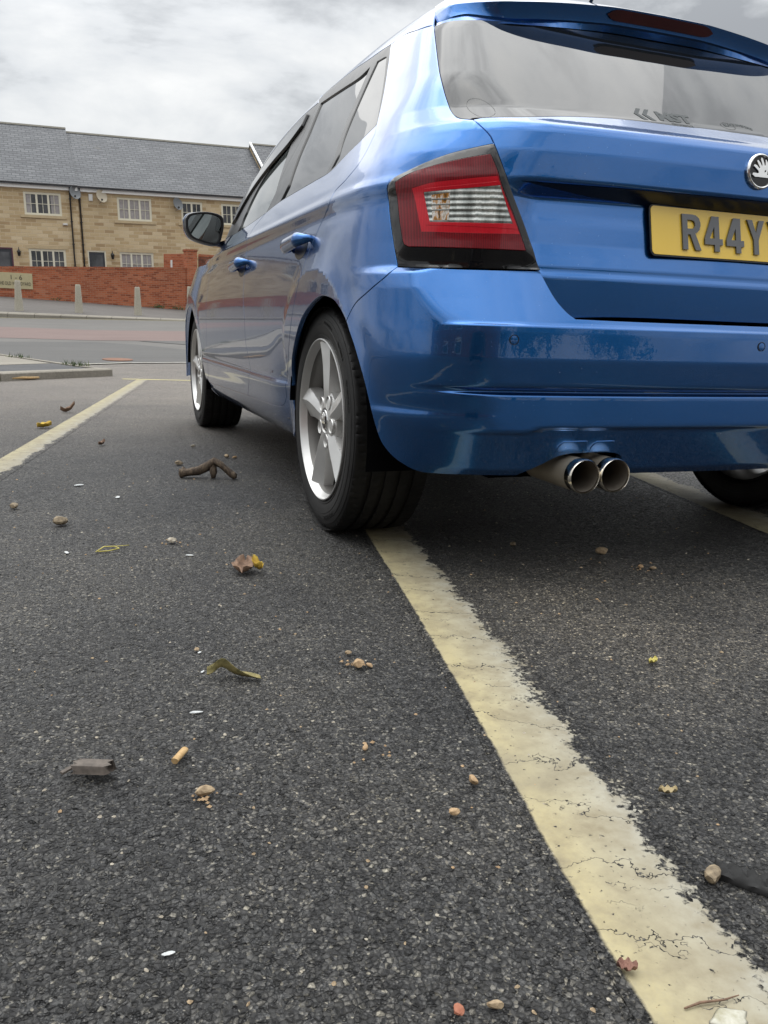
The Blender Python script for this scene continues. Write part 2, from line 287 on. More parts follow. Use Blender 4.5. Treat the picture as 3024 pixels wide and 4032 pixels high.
# car
a=NM('blue_paint'); c=a.coord(); fl=a.vor(c,2600,'F1','Color'); fs=a.n('ShaderNodeSeparateColor'); a.put(fs.inputs[0],fl)
peel=a.bump(a.noise(c,70,2,.5),.02,.004)
lw=a.n('ShaderNodeLayerWeight'); lw.inputs[0].default_value=.35
bc=a.mix(lw.outputs['Facing'],(.011,.122,.385),(.009,.058,.205)); bc=a.mix(a.math('MULTIPLY',fs.outputs[0],.22),bc,(.03,.15,.42))
dn=a.math('MULTIPLY',a.ramp(a.noise(c,230,2,.7),[(.735,0),(.76,1)]),a.ramp(a.noise(c,3.1,3),[(.45,0),(.65,1)]))
bc=a.mix(dn,bc,(.35,.33,.30))
a.pbr(bc,a.math('ADD',.25,a.math('MULTIPLY',dn,.4)),a.math('SUBTRACT',.92,a.math('MULTIPLY',dn,.8)),None,coat=1.0,coatr=.012,coatn=peel).inputs['Coat IOR'].default_value=1.58
simple('gloss_black',(.006,.006,.007),.06,nz=.05); simple('satin_black',(.012,.012,.013),.32); simple('seal_black',(.010,.010,.011),.45); a=NM('recess_shade_blue'); a.pbr((.004,.009,.022),.28); simple('deep_black',(.002,.002,.0022),.9,spec=0.0); simple('liner_black',(.004,.004,.0045),.95,spec=0.02)  # recess colour stands in for shade under the tailgate lip
a=NM('tinted_glass'); c=a.coord(); a.pbr((.008,.009,.010),.015,0,a.bump(a.noise(c,3.5,2),.012,.02),ior=1.42)
a=NM('clear_glass'); c=a.coord(); a.pbr((.05,.062,.06),.015,0,a.bump(a.noise(c,3.5,2),.012,.02),ior=2.0)
a=NM('alloy'); c=a.coord(); f=a.noise(c,26,4,.6); g=a.noise(c,220,2); a.pbr(a.mix(f,(.62,.615,.60),(.74,.735,.72)),a.math('ADD',.30,a.math('MULTIPLY',g,.16)),.72,coat=.35,coatr=.15)
simple('chrome',(.82,.82,.81),.10,1.0,nz=.04); simple('exhaust_steel',(.46,.41,.33),.42,.6,nz=.2,nscale=18); simple('exhaust_lip',(.78,.73,.64),.16,1.0,nz=.05); simple('exhaust_inside',(.16,.14,.115),.55,.5,nz=.3); simple('disc_steel',(.16,.15,.14),.45,.8)
simple('alloy_barrel',(.155,.15,.142),.42,.6,nz=.25,nscale=14); a=NM('rubber'); c=a.coord(); f=a.noise(c,14,5,.65); a.pbr(a.ramp(f,[(.3,(.009,.009,.0095)),(.7,(.020,.0195,.019))]),.62,0,a.bump(a.noise(c,160,3),.15,.002),spec=.35)
a=NM('plate_yellow'); c=a.coord(); f=a.noise(c,7,5,.6); a.pbr(a.mix(f,(.84,.54,.035),(.88,.60,.06)),.28,coat=.6,coatr=.08)
simple('plate_letter',(.045,.048,.055),.12,nz=.1,coat=1.0)
def lens(name,c0,c1,ribs=240,rough=.08):
    a=NM(name); c=a.coord(); s=a.n('ShaderNodeSeparateXYZ'); a.put(s.inputs[0],c); w=a.math('SINE',a.math('MULTIPLY',s.outputs[0],ribs*6)); f=a.noise(c,22,4,.6)
    a.pbr(a.mix(a.math('MULTIPLY',a.math('ADD',a.math('MULTIPLY',w,.30),f),.8),c0,c1),rough+.2,0,a.bump(w,.04,.002),coat=.35,coatr=.02,spec=.3); return a.m
lens('red_lens',(.085,.001,.004),(.26,.004,.012)); lens('red_bright',(.42,.004,.014),(.72,.014,.03),420); lens('red_dark',(.022,.002,.003),(.07,.004,.006),200)
a=NM('lamp_bowl'); c=a.coord(); s=a.n('ShaderNodeSeparateXYZ'); a.put(s.inputs[0],c); row=a.math('SINE',a.math('MULTIPLY',s.outputs[2],560)); f=a.noise(a.coord('Object',(46,46,10)),1,4,.65); g=a.noise(a.coord('Object',(16,16,24)),1,3,.6)
v=a.math('ADD',a.math('MULTIPLY',row,.055),a.math('ADD',a.math('MULTIPLY',f,.55),a.math('MULTIPLY',g,.45)))
a.pbr(a.ramp(v,[(.30,(.04,.045,.042)),(.42,(.17,.19,.18)),(.52,(.36,.385,.365)),(.60,(.62,.64,.61)),(.70,(.28,.31,.29))]),.22,.25,a.bump(a.math('ADD',row,a.math('MULTIPLY',f,2.5)),.4,.004),coat=1.0,coatr=.02)
a=NM('amber'); row=a.math('SINE',a.math('MULTIPLY',a.n('ShaderNodeSeparateXYZ').outputs[2],1)); f=a.noise(a.coord('Object',(80,80,34)),1,3,.7); a.pbr(a.ramp(f,[(.36,(.05,.035,.02)),(.46,(.50,.22,.03)),(.56,(.75,.74,.70)),(.68,(.30,.20,.08))]),.25,.2,coat=1.0,coatr=.02)
a=NM('sticker_grey'); a.pbr((.13,.138,.14),.8,spec=.05)
a=NM('mirror_silver'); a.pbr((.38,.41,.405),.01,1.0)
# litter
def mott(name,c0,c1,sc=120,rough=.75):
    a=NM(name); f=a.noise(a.coord(),sc,5,.65); a.pbr(a.mix(a.ramp(f,[(.35,0),(.65,1)]),c0,c1),rough,0,a.bump(f,.4,.002)); return a.m
mott('stone_tan',(.22,.155,.09),(.42,.32,.20)); mott('stone_pale',(.26,.22,.165),(.46,.42,.34)); mott('stone_brown',(.13,.10,.065),(.30,.235,.15)); mott('stone_red',(.26,.085,.045),(.36,.15,.09)); mott('clay_crumb',(.28,.18,.095),(.46,.32,.18))
mott('leaf_brown',(.12,.07,.045),(.27,.17,.11),70); mott('leaf_yellow',(.40,.24,.03),(.62,.45,.06),90); mott('leaf_olive',(.11,.10,.035),(.30,.25,.10),60); mott('wood_tan',(.38,.24,.10),(.55,.38,.19),90); mott('bark_grey',(.075,.062,.052),(.15,.125,.105),60); mott('cloth_black',(.006,.006,.006),(.02,.02,.02),40); mott('flake_white',(.42,.44,.44),(.58,.59,.58)); mott('leaf_tan',(.30,.23,.11),(.44,.36,.21)); mott('leaf_pink',(.17,.075,.055),(.26,.14,.10)); mott('droppings',(.33,.31,.22),(.50,.49,.42),70); mott('grass_dry',(.42,.36,.08),(.6,.52,.16))
# ---------------------------------------------------------------- ground, road, markings
def gsheet(name,poly,mat,h,step=1.0,k='structure',cat=None):
    """flat sheet draped on the ground, h above it"""
    xs=[p[0] for p in poly]; ys=[p[1] for p in poly]; pts=[];n=len(poly)
    for i in range(n):
        p,q_=poly[i],poly[(i+1)%n]; m=max(1,int(math.dist(p,q_)/step))
        pts+=[(p[0]+(q_[0]-p[0])*j/m,p[1]+(q_[1]-p[1])*j/m) for j in range(m)]
    g=[(x,y) for x in np.arange(min(xs)+step/2,max(xs),step) for y in np.arange(min(ys)+step/2,max(ys),step)]
    P=np.array(pts); ins=inside(np.array(g),P) if g else np.zeros(0,bool); g=[p for p,i in zip(g,ins) if i and np.min(np.hypot(*(P-np.array(p)).T))>step*.4]
    vv,ff=tri(pts,[],g)
    z=ground_z(vv[:,0],vv[:,1])+h
    return mesh_obj(name,np.column_stack([vv,z]),ff,mat)
def inside(p,poly):
    x,y=p[:,0][:,None],p[:,1][:,None]; a=poly; b=np.roll(poly,-1,0)
    c=((a[:,1]>y)!=(b[:,1]>y))&(x<(b[:,0]-a[:,0])*(y-a[:,1])/np.where(b[:,1]==a[:,1],1e-12,b[:,1]-a[:,1])+a[:,0])
    return c.sum(1)%2==1
def tri(poly,holes,pts):
    """constrained triangulation of poly minus holes with the extra interior points"""
    allp=list(poly);edges=[(i,(i+1)%len(poly)) for i in range(len(poly))]
    for h in holes:
        b=len(allp); allp+=list(h); edges+=[(b+i,b+(i+1)%len(h)) for i in range(len(h))]
    allp+=list(pts)
    v,e,f,*_=delaunay_2d_cdt([Vector((float(a),float(b))) for a,b in allp],edges,[],0,1e-7)
    v=np.array([(p.x,p.y) for p in v]); f=np.array([t for t in f if len(t)==3])
    c=v[f].mean(1); ok=inside(c,np.array(poly))
    for h in holes: ok&=~inside(c,np.array(h))
    f=f[ok]; ar=(v[f[:,1]]-v[f[:,0]]); br=(v[f[:,2]]-v[f[:,0]]); fl=ar[:,0]*br[:,1]-ar[:,1]*br[:,0]<0; f[fl]=f[fl][:,::-1]
    return v,f
gx=np.array(sorted(set(list(np.arange(-8,9,1.))+[-90,-60,-40,-28,-20,-14,-11,11,14,20,28,40,60,90]))); gy=np.array(sorted(set(list(np.arange(-4,42,1.))+[-90,-60,-40,-25,-15,-9,-6,46,52,60,75,90,120])))
cam2=np.array([CAM_LOC.x,CAM_LOC.y]); gv=[];
for d in gy:
    for s in gx:
        x,y=cam2+d*EF+s*ER; gv.append((x,y,float(ground_z(x,y))))
nx=len(gx); gf=[(j*nx+i,j*nx+i+1,(j+1)*nx+i+1,(j+1)*nx+i) for j in range(len(gy)-1) for i in range(nx-1)]
kind(mesh_obj('car_park',gv,gf,M['asphalt'],smooth=True))
def fe(d,s): return tuple(cam2+d*EF+s*ER)
# the road beyond the car park
kind(gsheet('road',[(-30,-6.2),(-1.422,9.005),(-.868,9.506),(.111,9.872),(2.5,9.6),(14,4.5),(30,14),(26,26),(10,31),(-8,37),(-34,48),(-48,20)],M['road'],.004,2.))
kind(gsheet('red_road_surface',[(-14.0,24.2),(-2.938,17.485),(-1.106,16.822),(1.009,17.076),(9,17.6),(9,22.9),(1.645,22.342),(-.996,22.132),(-3.364,23.39),(-16,30.5)],M['red_road'],.008,1.5))
kind(gsheet('road_patch',[(-.167,16.80),(.788,15.362),(3,13.4),(4,16.9),(1.009,17.05)],M['road_dark'],.012))
kind(gsheet('road_apron',[(-12,8.5),(-2.827,15.95),(-1.002,16.115),(-.263,15.42),(.559,13.585),(2.4,10.6),(.2,9.98),(-.868,9.62),(-1.45,9.12),(-20,-.5)],M['road_dark'],.008,1.5))
def stripe(name,pts,w,mat,h=.0012,side=1,ext=.0):
    """painted stripe; pts run along its left edge, w to the right of it; UV x runs across"""
    P=[];n=[]
    c=[Vector(p) for p in pts]; D=[]
    for i in range(len(c)-1):
        m=max(1,int((c[i+1]-c[i]).length/.12))
        for j in range(m): D.append(c[i].lerp(c[i+1],j/m))
    D.append(c[-1]); v=[];f=[];uv=[];L=0
    for i,p in enumerate(D):
        t=(D[min(i+1,len(D)-1)]-D[max(i-1,0)]).normalized(); r=Vector((t.y,-t.x)); L+=0 if i==0 else (D[i]-D[i-1]).length
        for u in (-.10,1.20):
            q_=p+r*(u*w); v.append((q_.x,q_.y,float(ground_z(q_.x,q_.y))+h)); uv.append((u*.7+.15,L))
    f=[(2*i,2*i+1,2*i+3,2*i+2) for i in range(len(D)-1)]
    o=mesh_obj(name,v,f,mat); l=o.data.uv_layers.new(name='UVMap')
    for lp in o.data.loops: l.data[lp.index].uv=uv[lp.vertex_index]
    return kind(o)
stripe('parking_line',[(-1.105,-2.35),(-1.034,-1.726),(-.999,-1.527),(-.934,-1.219),(-.841,-.745),(-.711,-.03),(.30,5.9)],.125,M['line_near'])
stripe('parking_line',[(.15,-2.4),(.425,-.40),(.66,.60),(1.75,5.85)],.13,M['line_pale'])
stripe('parking_line',[(-2.40,-2.3),(-1.755,1.398),(-.985,5.80),(-.90,6.28)],.10,M['line_pale'])
stripe('parking_end_line',[(-1.02,6.44),(-.35,6.28),(3.5,5.62)],.09,M['line_yellow'])
stripe('gutter_line',[(-20,-.6),(-1.422,9.005),(-.868,9.506),(.111,9.872),(2.4,9.7)],.10,M['line_white'],.012)
stripe('kerb_edge_line',[tuple((G2W@Vector((-12.22*BS+t*.909,27*BS+t*.417-.35,0)))[:2]) for t in (-26,-8,0,4,8,14,30)],.14,M['line_yellow'],.013)
# raised island beside the car park
isl=[(-1.10,6.84),(-2.087,5.94),(-6.6,1.95),(-9,5.2),(-4.2,12.6),(-2.404,10.24),(-1.243,6.98)]
def raised(name,poly,h,mat): return MB().prism(poly,-.05,h).build(name,mat)
front=[(-1.10,6.84),(-2.087,5.94),(-6.6,1.95)]
def offset(poly,d):
    o=[]
    for i,p in enumerate(poly):
        t=(Vector(poly[min(i+1,len(poly)-1)])-Vector(poly[max(i-1,0)])).normalized(); o.append((p[0]-t.y*d,p[1]+t.x*d))
    return o
# kerb stones of the island, separate lengths with mortar gaps
def kerb_run(line,w,h,mat,n0,gap=.012,lo=-.05):
    mb=MB(); L=[Vector(p) for p in line]; acc=[]
    for i in range(len(L)-1):
        seg=L[i+1]-L[i]; m=max(1,round(seg.length/n0))
        for j in range(m):
            a_=L[i]+seg*(j/m); b_=L[i]+seg*((j+1)/m); t=seg.normalized(); r=Vector((-t.y,t.x))
            a_=a_+t*gap/2; b_=b_-t*gap/2; sec=[(0,lo),(0,h*.80),(.012,h*.93),(.03,h),(w,h),(w,lo)]
            za,zb=float(ground_z(*a_)),float(ground_z(*b_))
            mb.loft([[(a_.x+r.x*s,a_.y+r.y*s,za+z) for s,z in sec],[(b_.x+r.x*s,b_.y+r.y*s,zb+z) for s,z in sec]])
    return mb
kind(kerb_run([(-6.6,1.95),(-2.087,5.94),(-1.10,6.84)],.13,.078,M['kerb_stone'],.92).build('island_kerb',M['kerb_stone']))
kind(kerb_run([(-1.10,6.84),(-1.30,7.22),(-2.404,10.24),(-4.2,12.6)],.10,.075,M['kerb_stone'],.92).build('island_kerb',M['kerb_stone']))
kind(MB().prism([(-1.215,6.93),(-2.16,6.07),(-6.68,2.06),(-9,5.2),(-4.3,12.55),(-2.49,10.2),(-1.40,7.22)],-.04,.066).build('traffic_island',M['island_tarmac']))
kind(MB().prism([(-2.45,7.2),(-1.72,7.95),(-2.32,9.75),(-3.2,10.9),(-5.5,9)],.05,.0705).build('island_paving',M['kerb_stone']))
# manhole
mh=MB(); ring=[(-.89+.21*math.cos(t),10.33+.45*math.sin(t)) for t in np.linspace(0,2*math.pi,28,endpoint=False)]
o=MB().prism([(x,y) for x,y in ring],float(ground_z(-.89,10.33))-.02,float(ground_z(-.89,10.33))+.016).build('manhole_cover',M['iron_rust']); tag(o,'rusty brown iron manhole cover in the grey road','manhole cover')
# tufts of weeds along the island edge: uncountable
mb=MB()
for k in range(420):
    t=random.random(); p=Vector((-1.32,7.3)).lerp(Vector((-2.5,10.4)),t)+Vector((random.uniform(-.14,.02),random.uniform(-.05,.05))); 
    if math.sin(t*23)+math.sin(t*11+1)<.2: continue
    a_=random.uniform(0,6.28); h=random.uniform(.02,.075); w=.006; dx,dy=math.cos(a_)*w,math.sin(a_)*w; lx,ly=random.uniform(-.03,.03),random.uniform(-.03,.03)
    mb.add([(p.x-dx,p.y-dy,.07),(p.x+dx,p.y+dy,.07),(p.x+lx,p.y+ly,.07+h)],[(0,1,2)])
o=mb.build('weeds',M['leaf_green']); o['kind']='stuff'
# ---------------------------------------------------------------- the terrace, walls and bollards over the road
def G(a,d,w): return G2W@Vector((a*BS,d*BS,w*BS))
TH=math.radians(24); HO=Vector((-13.03,36.5,0))
def house_frame(t,n=0.,w=0.):
    R=Matrix(((math.cos(TH),-math.sin(TH),0),(math.sin(TH),math.cos(TH),0),(0,0,1)))
    loc=HO+R@Vector((t,n,0)); return G2W@(Matrix.Translation(Vector((loc.x,loc.y,w))*BS)@R.to_4x4())
def wall_with_openings(mb,t0,t1,w0,w1,ops,reveal=.09,m=0):
    ts=sorted({t0,t1,*[v for o in ops for v in o[:2]]}); ws=sorted({w0,w1,*[v for o in ops for v in o[2:4]]})
    for i in range(len(ts)-1):
        for j in range(len(ws)-1):
            ct,cw=(ts[i]+ts[i+1])/2,(ws[j]+ws[j+1])/2
            if any(o[0]<ct<o[1] and o[2]<cw<o[3] for o in ops): continue
            mb.quad((ts[i],0,ws[j]),(ts[i+1],0,ws[j]),(ts[i+1],0,ws[j+1]),(ts[i],0,ws[j+1]),m)
    for a,b,c,d in ops:
        r=reveal; mb.quad((a,0,c),(a,0,d),(a,r,d),(a,r,c),m); mb.quad((b,0,c),(b,r,c),(b,r,d),(b,0,d),m); mb.quad((a,0,d),(b,0,d),(b,r,d),(a,r,d),m); mb.quad((a,0,c),(a,r,c),(b,r,c),(b,0,c),m)
def window_frame(parent,t0,t1,w0,w1,nc,curt=None,rows=2):
    mb=MB(); f=.055; y0,y1=.03,.10
    mb.box(t0,t1,y0,y1,w0,w0+f).box(t0,t1,y0,y1,w1-f,w1).box(t0,t0+f,y0,y1,w0+f,w1-f).box(t1-f,t1,y0,y1,w0+f,w1-f)
    cw=(t1-t0-2*f)/nc
    for i in range(nc):
        a,b=t0+f+i*cw,t0+f+(i+1)*cw; s=.045
        mb.box(a,a+s,y0+.006,y1-.01,w0+f,w1-f).box(b-s,b,y0+.006,y1-.01,w0+f,w1-f).box(a+s,b-s,y0+.006,y1-.01,w0+f,w0+f+s).box(a+s,b-s,y0+.006,y1-.01,w1-f-s,w1-f)
        c=(a+b)/2; mb.box(c-.011,c+.011,y0+.016,y1-.03,w0+f+s,w1-f-s)
        for k in range(1,rows): z=w0+(w1-w0)*k/rows; mb.box(a+s,b-s,y0+.018,y1-.032,z-.011,z+.011)
    w=mb.build('window',M['cream_frame'],parent)
    MB().quad((t0+f,.085,w0+f),(t1-f,.085,w0+f),(t1-f,.085,w1-f),(t0+f,.085,w1-f)).build('pane',M['house_glass'],w)
    if curt:
        for a,b,c,d in curt: MB().quad((a,.0835,c),(b,.0835,c),(b,.0835,d),(a,.0835,d)).build('curtain',M['curtain'],w)
    return w
EAVE,RIDGE,BACK=5.74,8.80,4.0; FLOOR=1.15
def S(v): return [x*BS for x in v]
def house(t0,t1,label,wins,doors,drop=0.,lintels=(),nfwd=0.,ridge=RIDGE,gable=None,group='houses of the stone terrace'):
    root=empty('terraced_house',mw=house_frame(t0,-nfwd,0)); tag(root,label,'house',group)
    L=lambda t:(t-t0)*BS
    ops=[(L(a),L(b),c*BS,d*BS) for a,b,c,d,*_ in wins]+[(L(a),L(b),c*BS,d*BS) for a,b,c,d,*_ in doors]
    mb=MB(); wl=(t1-t0)*BS; wall_with_openings(mb,0,wl,FLOOR*BS,5.80*BS,ops)
    dep=8.0*BS; mb.quad((wl,0,FLOOR*BS),(wl,dep,FLOOR*BS),(wl,dep,5.8*BS),(wl,0,5.8*BS)); mb.quad((0,0,FLOOR*BS),(0,0,5.8*BS),(0,dep,5.8*BS),(0,dep,FLOOR*BS)); mb.quad((0,dep,FLOOR*BS),(0,dep,5.8*BS),(wl,dep,5.8*BS),(wl,dep,FLOOR*BS))
    rz=(ridge-.12)*BS; mb.add([(0,0,5.8*BS),(0,dep,5.8*BS),(0,BACK*BS,rz)],[(0,1,2)]); mb.add([(wl,0,5.8*BS),(wl,BACK*BS,rz),(wl,dep,5.8*BS)],[(0,1,2)])
    mb.build('wall',M['sandstone'],root)
    # roof: two slopes, thin slab over the eaves
    e=-.22*BS; ez=(5.80-.06)*BS; rb=MB(); ry=BACK*BS; rzz=ridge*BS
    rb.loft([[(x,e,ez),(x,ry,rzz-.03),(x,dep-e,ez),(x,dep-e,ez+.05),(x,ry,rzz+.05),(x,e,ez+.05)] for x in (-.02,wl+.02)])
    rf=rb.build('roof',M['slate'],root)
    MB().loft([[(x,ry-.12,rzz-.01),(x,ry-.02,rzz+.09),(x,ry+.02,rzz+.09),(x,ry+.12,rzz-.01)] for x in (-.03,wl+.03)]).build('ridge',M['ridge_tile'],rf)
    MB().box(0,wl,-.16,-.135,5.62*BS,5.76*BS).box(0,wl,-.135,-.002,5.62*BS,5.635*BS).build('fascia',M['white_fascia'],root)
    MB().tube([(-.01,-.215,5.80*BS),(wl+.01,-.215,5.80*BS)],.055,8).build('gutter',M['gutter_black'],root)
    for a,b,c,d,nc,*r in wins:
        w=window_frame(root,L(a),L(b),c*BS,d*BS,nc,[(L(a)+(L(b)-L(a))*f0,L(a)+(L(b)-L(a))*f1,c*BS+.06,d*BS-.06) for f0,f1 in r[0]] if r and r[0] else None)
        if c>4: MB().box(L(a)-.18,L(b)+.18,-.06,.05,c*BS-.13,c*BS-.002).build('sill',M['sill_stone'],w)
        MB().box(L(a)-.12,L(b)+.12,-.012,.05,d*BS+.002,d*BS+.16).build('lintel',M['sill_stone'],w)
    for a,b,c,d,mat in doors:
        f=.06; mb=MB().box(L(a),L(a)+f,.02,.09,c*BS,d*BS).box(L(b)-f,L(b),.02,.09,c*BS,d*BS).box(L(a)+f,L(b)-f,.02,.09,d*BS-f,d*BS)
        dr=mb.build('door',M['cream_frame' if mat!='door_plum' else 'door_plum'],root)
        MB().box(L(a)+f,L(b)-f,.05,.08,c*BS,d*BS-f).build('door_leaf',M['door_dark'],dr)
        x0,x1=L(a)+f+.10,L(b)-f-.10; MB().box(x0,x1,.044,.05,d*BS-.95,d*BS-.2).build('door_pane',M['house_glass'],dr)
    return root
U=(4.60,5.50);GW=(2.30,3.27)
hA=house(-6.45,.22,'stone terraced house left of the drainpipes, with a curtained three-light window and a plum door',
 [(-1.88,-.44,*U,3,[(.05,.2),(.72,.95)]),(-1.85,-.42,*GW,3),(-5.7,-4.3,*U,3)],[(-3.32,-2.46,1.2,3.28,'door_plum')],nfwd=.10,ridge=8.83)
hB=house(.22,8.72,'wide stone terraced house with the dark front door and beige satellite dish',
 [(1.80,3.23,4.57,5.51,3,[(.03,.97)]),(1.77,3.19,2.30,3.27,3,[(.02,.98)]),(4.5,5.44,*U,2),(6.28,7.22,*U,2),(5.6,7.0,2.2,3.12,3)],[(.46,1.20,1.2,3.28,'door_dark')],ridge=8.70)
hC=house(8.76,15.2,'terraced house behind the car whose roof edge has a pale stone coping',[(10,11.4,*U,3),(10,11.4,*GW,3)],[(12.2,13,1.2,3.28,'door_dark')],nfwd=.15,ridge=8.88)
# sloping coping along the verge of the right-hand roof
cb=MB(); cb.loft([[(x,-.30*BS,5.86*BS),(x,4.*BS,8.90*BS),(x,4.*BS,9.0*BS),(x,-.30*BS,5.97*BS)] for x in (-.05,.07)]); cb.build('coping',M['white_fascia'],hC)
hD=house(-13.2,-6.5,'stone terraced house at the far left, only mirrored in the car door',[(-12.4,-11,*U,3),(-12.4,-11,*GW,3),(-9,-7.6,*U,3)],[(-10.2,-9.4,1.2,3.28,'door_dark')],ridge=8.75)
# fittings on the facade
def dish(t,w,mat,label,r=.29):
    root=empty('satellite_dish',mw=house_frame(t,-.10 if t<.22 else 0,w)); tag(root,label,'satellite dish','satellite dishes on the terrace')
    rings=[]
    for q_ in np.linspace(0.001,1,7): rings.append([(r*q_*math.cos(a),-.34+.10*q_*q_*-1+ .10,r*1.08*q_*math.sin(a)) for a in np.linspace(0,2*math.pi,24,endpoint=False)])
    mb=MB(); mb.loft(rings,caps=False); mb.loft([[(x*.985,y+.012,z*.985) for x,y,z in rr] for rr in rings],caps=False); d=mb.build('reflector',mat,root,smooth=True); d.rotation_euler=(math.radians(-16),0,math.radians(28))
    MB().tube([(0,0,-.05),(0,-.22,-.04),(.02,-.26,0)],.018,8).build('bracket',M['dish_grey'],root)
    a_=MB().tube([(.02,-.28,-.25),(.10,-.52,-.22),(.12,-.55,-.14)],.012,8).build('arm',M['dish_grey'],root); MB().box(.08,.16,-.62,-.52,-.16,-.08).build('receiver',M['lamp_black'],root)
dish(-.02,5.46,M['dish_grey'],'grey satellite dish beside the twin drainpipes'); dish(1.04,5.40,M['dish_beige'],'beige satellite dish next to the white alarm box'); dish(4.2,5.27,M['dish_grey'],'grey satellite dish left of the two-light window')
o=MB().box(-.09,.09,-.08,0,-.16,.15).box(-.075,.075,-.088,-.08,-.14,.13).build('alarm_box',M['white_plastic'],mw=house_frame(.74,0,5.42)); tag(o,'white alarm box under the eaves beside the beige dish','alarm box')
o=MB().box(-.10,.10,-.10,0,-.035,.035).box(-.12,.12,-.03,0,-.05,-.036).build('wall_light',M['white_plastic'],mw=house_frame(-.35,-.10,4.29)); tag(o,'small white floodlight below the left upstairs window','light')
def pipe(t,n,label):
    mb=MB().tube([(0,-.20,5.78*BS),(0,-.16,5.62*BS),(0,-.055,5.5*BS),(0,-.055,FLOOR*BS)],.036,10)
    o=mb.build('drainpipe',M['gutter_black'],smooth=60,mw=house_frame(t,n,0)); tag(o,label,'drainpipe','black drainpipes between the houses')
    for z in (5.3,4.4,3.5,2.6): MB().box(-.055,.055,-.10,0,z*BS-.02,z*BS+.02).build('bracket',M['gutter_black'],o)
pipe(-.09,-.10,'black drainpipe left of the roof step, below the grey dish'); pipe(.30,0,'black drainpipe at the joint of the two houses')
def lantern(t,n,label):
    root=empty('wall_lantern',mw=house_frame(t,n,3.12)); tag(root,label,'wall lamp','black lanterns by the doors')
    mb=MB(); 
    for z0,z1,r0,r1 in ((-.20,-.02,.05,.085),(-.02,.0,.10,.10),(0,.10,.095,.03),(.10,.15,.02,.015)): mb.loft([[(r*math.cos(a),-.16+r*math.sin(a),z) for a in np.linspace(0,2*math.pi,6,endpoint=False)] for r,z in((r0,z0),(r1,z1))])
    mb.build('lamp_body',M['lamp_black'],root); MB().tube([(0,0,-.05),(0,-.08,.20),(0,-.16,.20),(0,-.16,.12)],.012,8).build('arm',M['lamp_black'],root); MB().box(-.04,.04,-.02,0,-.14,.10).build('back_plate',M['lamp_black'],root)
lantern(-2.23,-.10,'black wall lantern beside the plum door'); lantern(1.46,0,'black wall lantern beside the dark door')
# ---- garden wall, pier, plaque
def face(p0,p1): # frame with x along the wall
    x=(p1-p0); x.z=0; x.normalize(); z=Vector((0,0,1)); y=z.cross(x); return Matrix((x,y,z)).transposed().to_4x4()
wl0,wl1=G(-14.13,31.5,1.19),G(-8.06,34.8,.77); top0,top1=G(-14.07,31.5,2.26),G(-8.05,34.8,2.45)
fr=Matrix.Translation(wl0)@face(wl0,wl1); Lw=(Vector((wl1.x,wl1.y))-Vector((wl0.x,wl0.y))).length
def sloped_wall(x0,x1,zb0,zb1,zt0,zt1,th,name,mat,label,cat,frame,cop=True,group=None):
    mb=MB(); mb.add([(x0,0,zb0),(x1,0,zb1),(x1,0,zt1),(x0,0,zt0),(x0,th,zb0),(x1,th,zb1),(x1,th,zt1),(x0,th,zt0)],[(0,1,2,3),(5,4,7,6),(1,5,6,2),(4,0,3,7),(3,2,6,7)])
    o=mb.build(name,mat,mw=frame); tag(o,label,cat,group)
    if cop:
        cb=MB(); n=int((x1-x0)/.082)
        for i in range(n):
            a_=x0+(x1-x0)*i/n+.004; b_=x0+(x1-x0)*(i+1)/n-.004; z=zt0+(zt1-zt0)*(i+.5)/n+random.uniform(-.004,.004); cb.box(a_,b_,-.012+random.uniform(-.004,.002),th+.012,z,z+.105)
        c_=cb.build('coping',M['red_brick'],o)
    return o
dz1=wl1.z-wl0.z; ht0,ht1=top0.z-wl0.z,top1.z-wl0.z
k=Lw; g0,g1=-14.,0.
sl=lambda x:dz1*x/Lw
tp=lambda x:ht0+(ht1-ht0)*x/Lw
sloped_wall(-16,Lw,sl(-16)-.3,sl(Lw)-.3,tp(-16)-.1,tp(Lw)-.1,.22,'garden_wall',M['red_brick'],'long low red brick wall below the stone houses with the name plaque','wall',fr)
pr=MB().box(Lw+.003,Lw+.50,-.06,.44,dz1-.4,ht1+.74).box(Lw-.03,Lw+.53,-.09,.47,ht1+.742,ht1+.83).build('gate_pier',M['red_brick'],mw=fr); tag(pr,'tall red brick pier at the right end of the low wall','pier')
fr2=Matrix.Translation(G(-9.35,36.2,0))@face(G(-9.35,36.2,0),G(-8.1,35.6,0)); a=G(-9.35,36.2,3.10).z-G(-9.35,36.2,0).z
sloped_wall(0,1.62,-.3,-.3,a,a,.22,'garden_wall',M['red_brick'],'short taller red brick wall behind the pier with a white number plate','wall',fr2,False)
o=MB().box(.42,.53,-.012,-.002,a-.72,a-.28).build('number_plate',M['white_plastic'],mw=fr2); tag(o,'narrow white number plate on the red brick wall behind the pier','sign')
p0,p1=G(-7.72,35.6,0),G(-4.5,37.2,0); fr3=Matrix.Translation(p0)@face(p0,p1)
sloped_wall(0,3.9,-.3,-.3,G(-7,36,3.02).z-p0.z-.10,G(-7,36,2.98).z-p0.z-.10,.22,'garden_wall',M['dark_brick'],'brick wall right of the pier, coloured darker for shade, partly behind the car','wall',fr3)
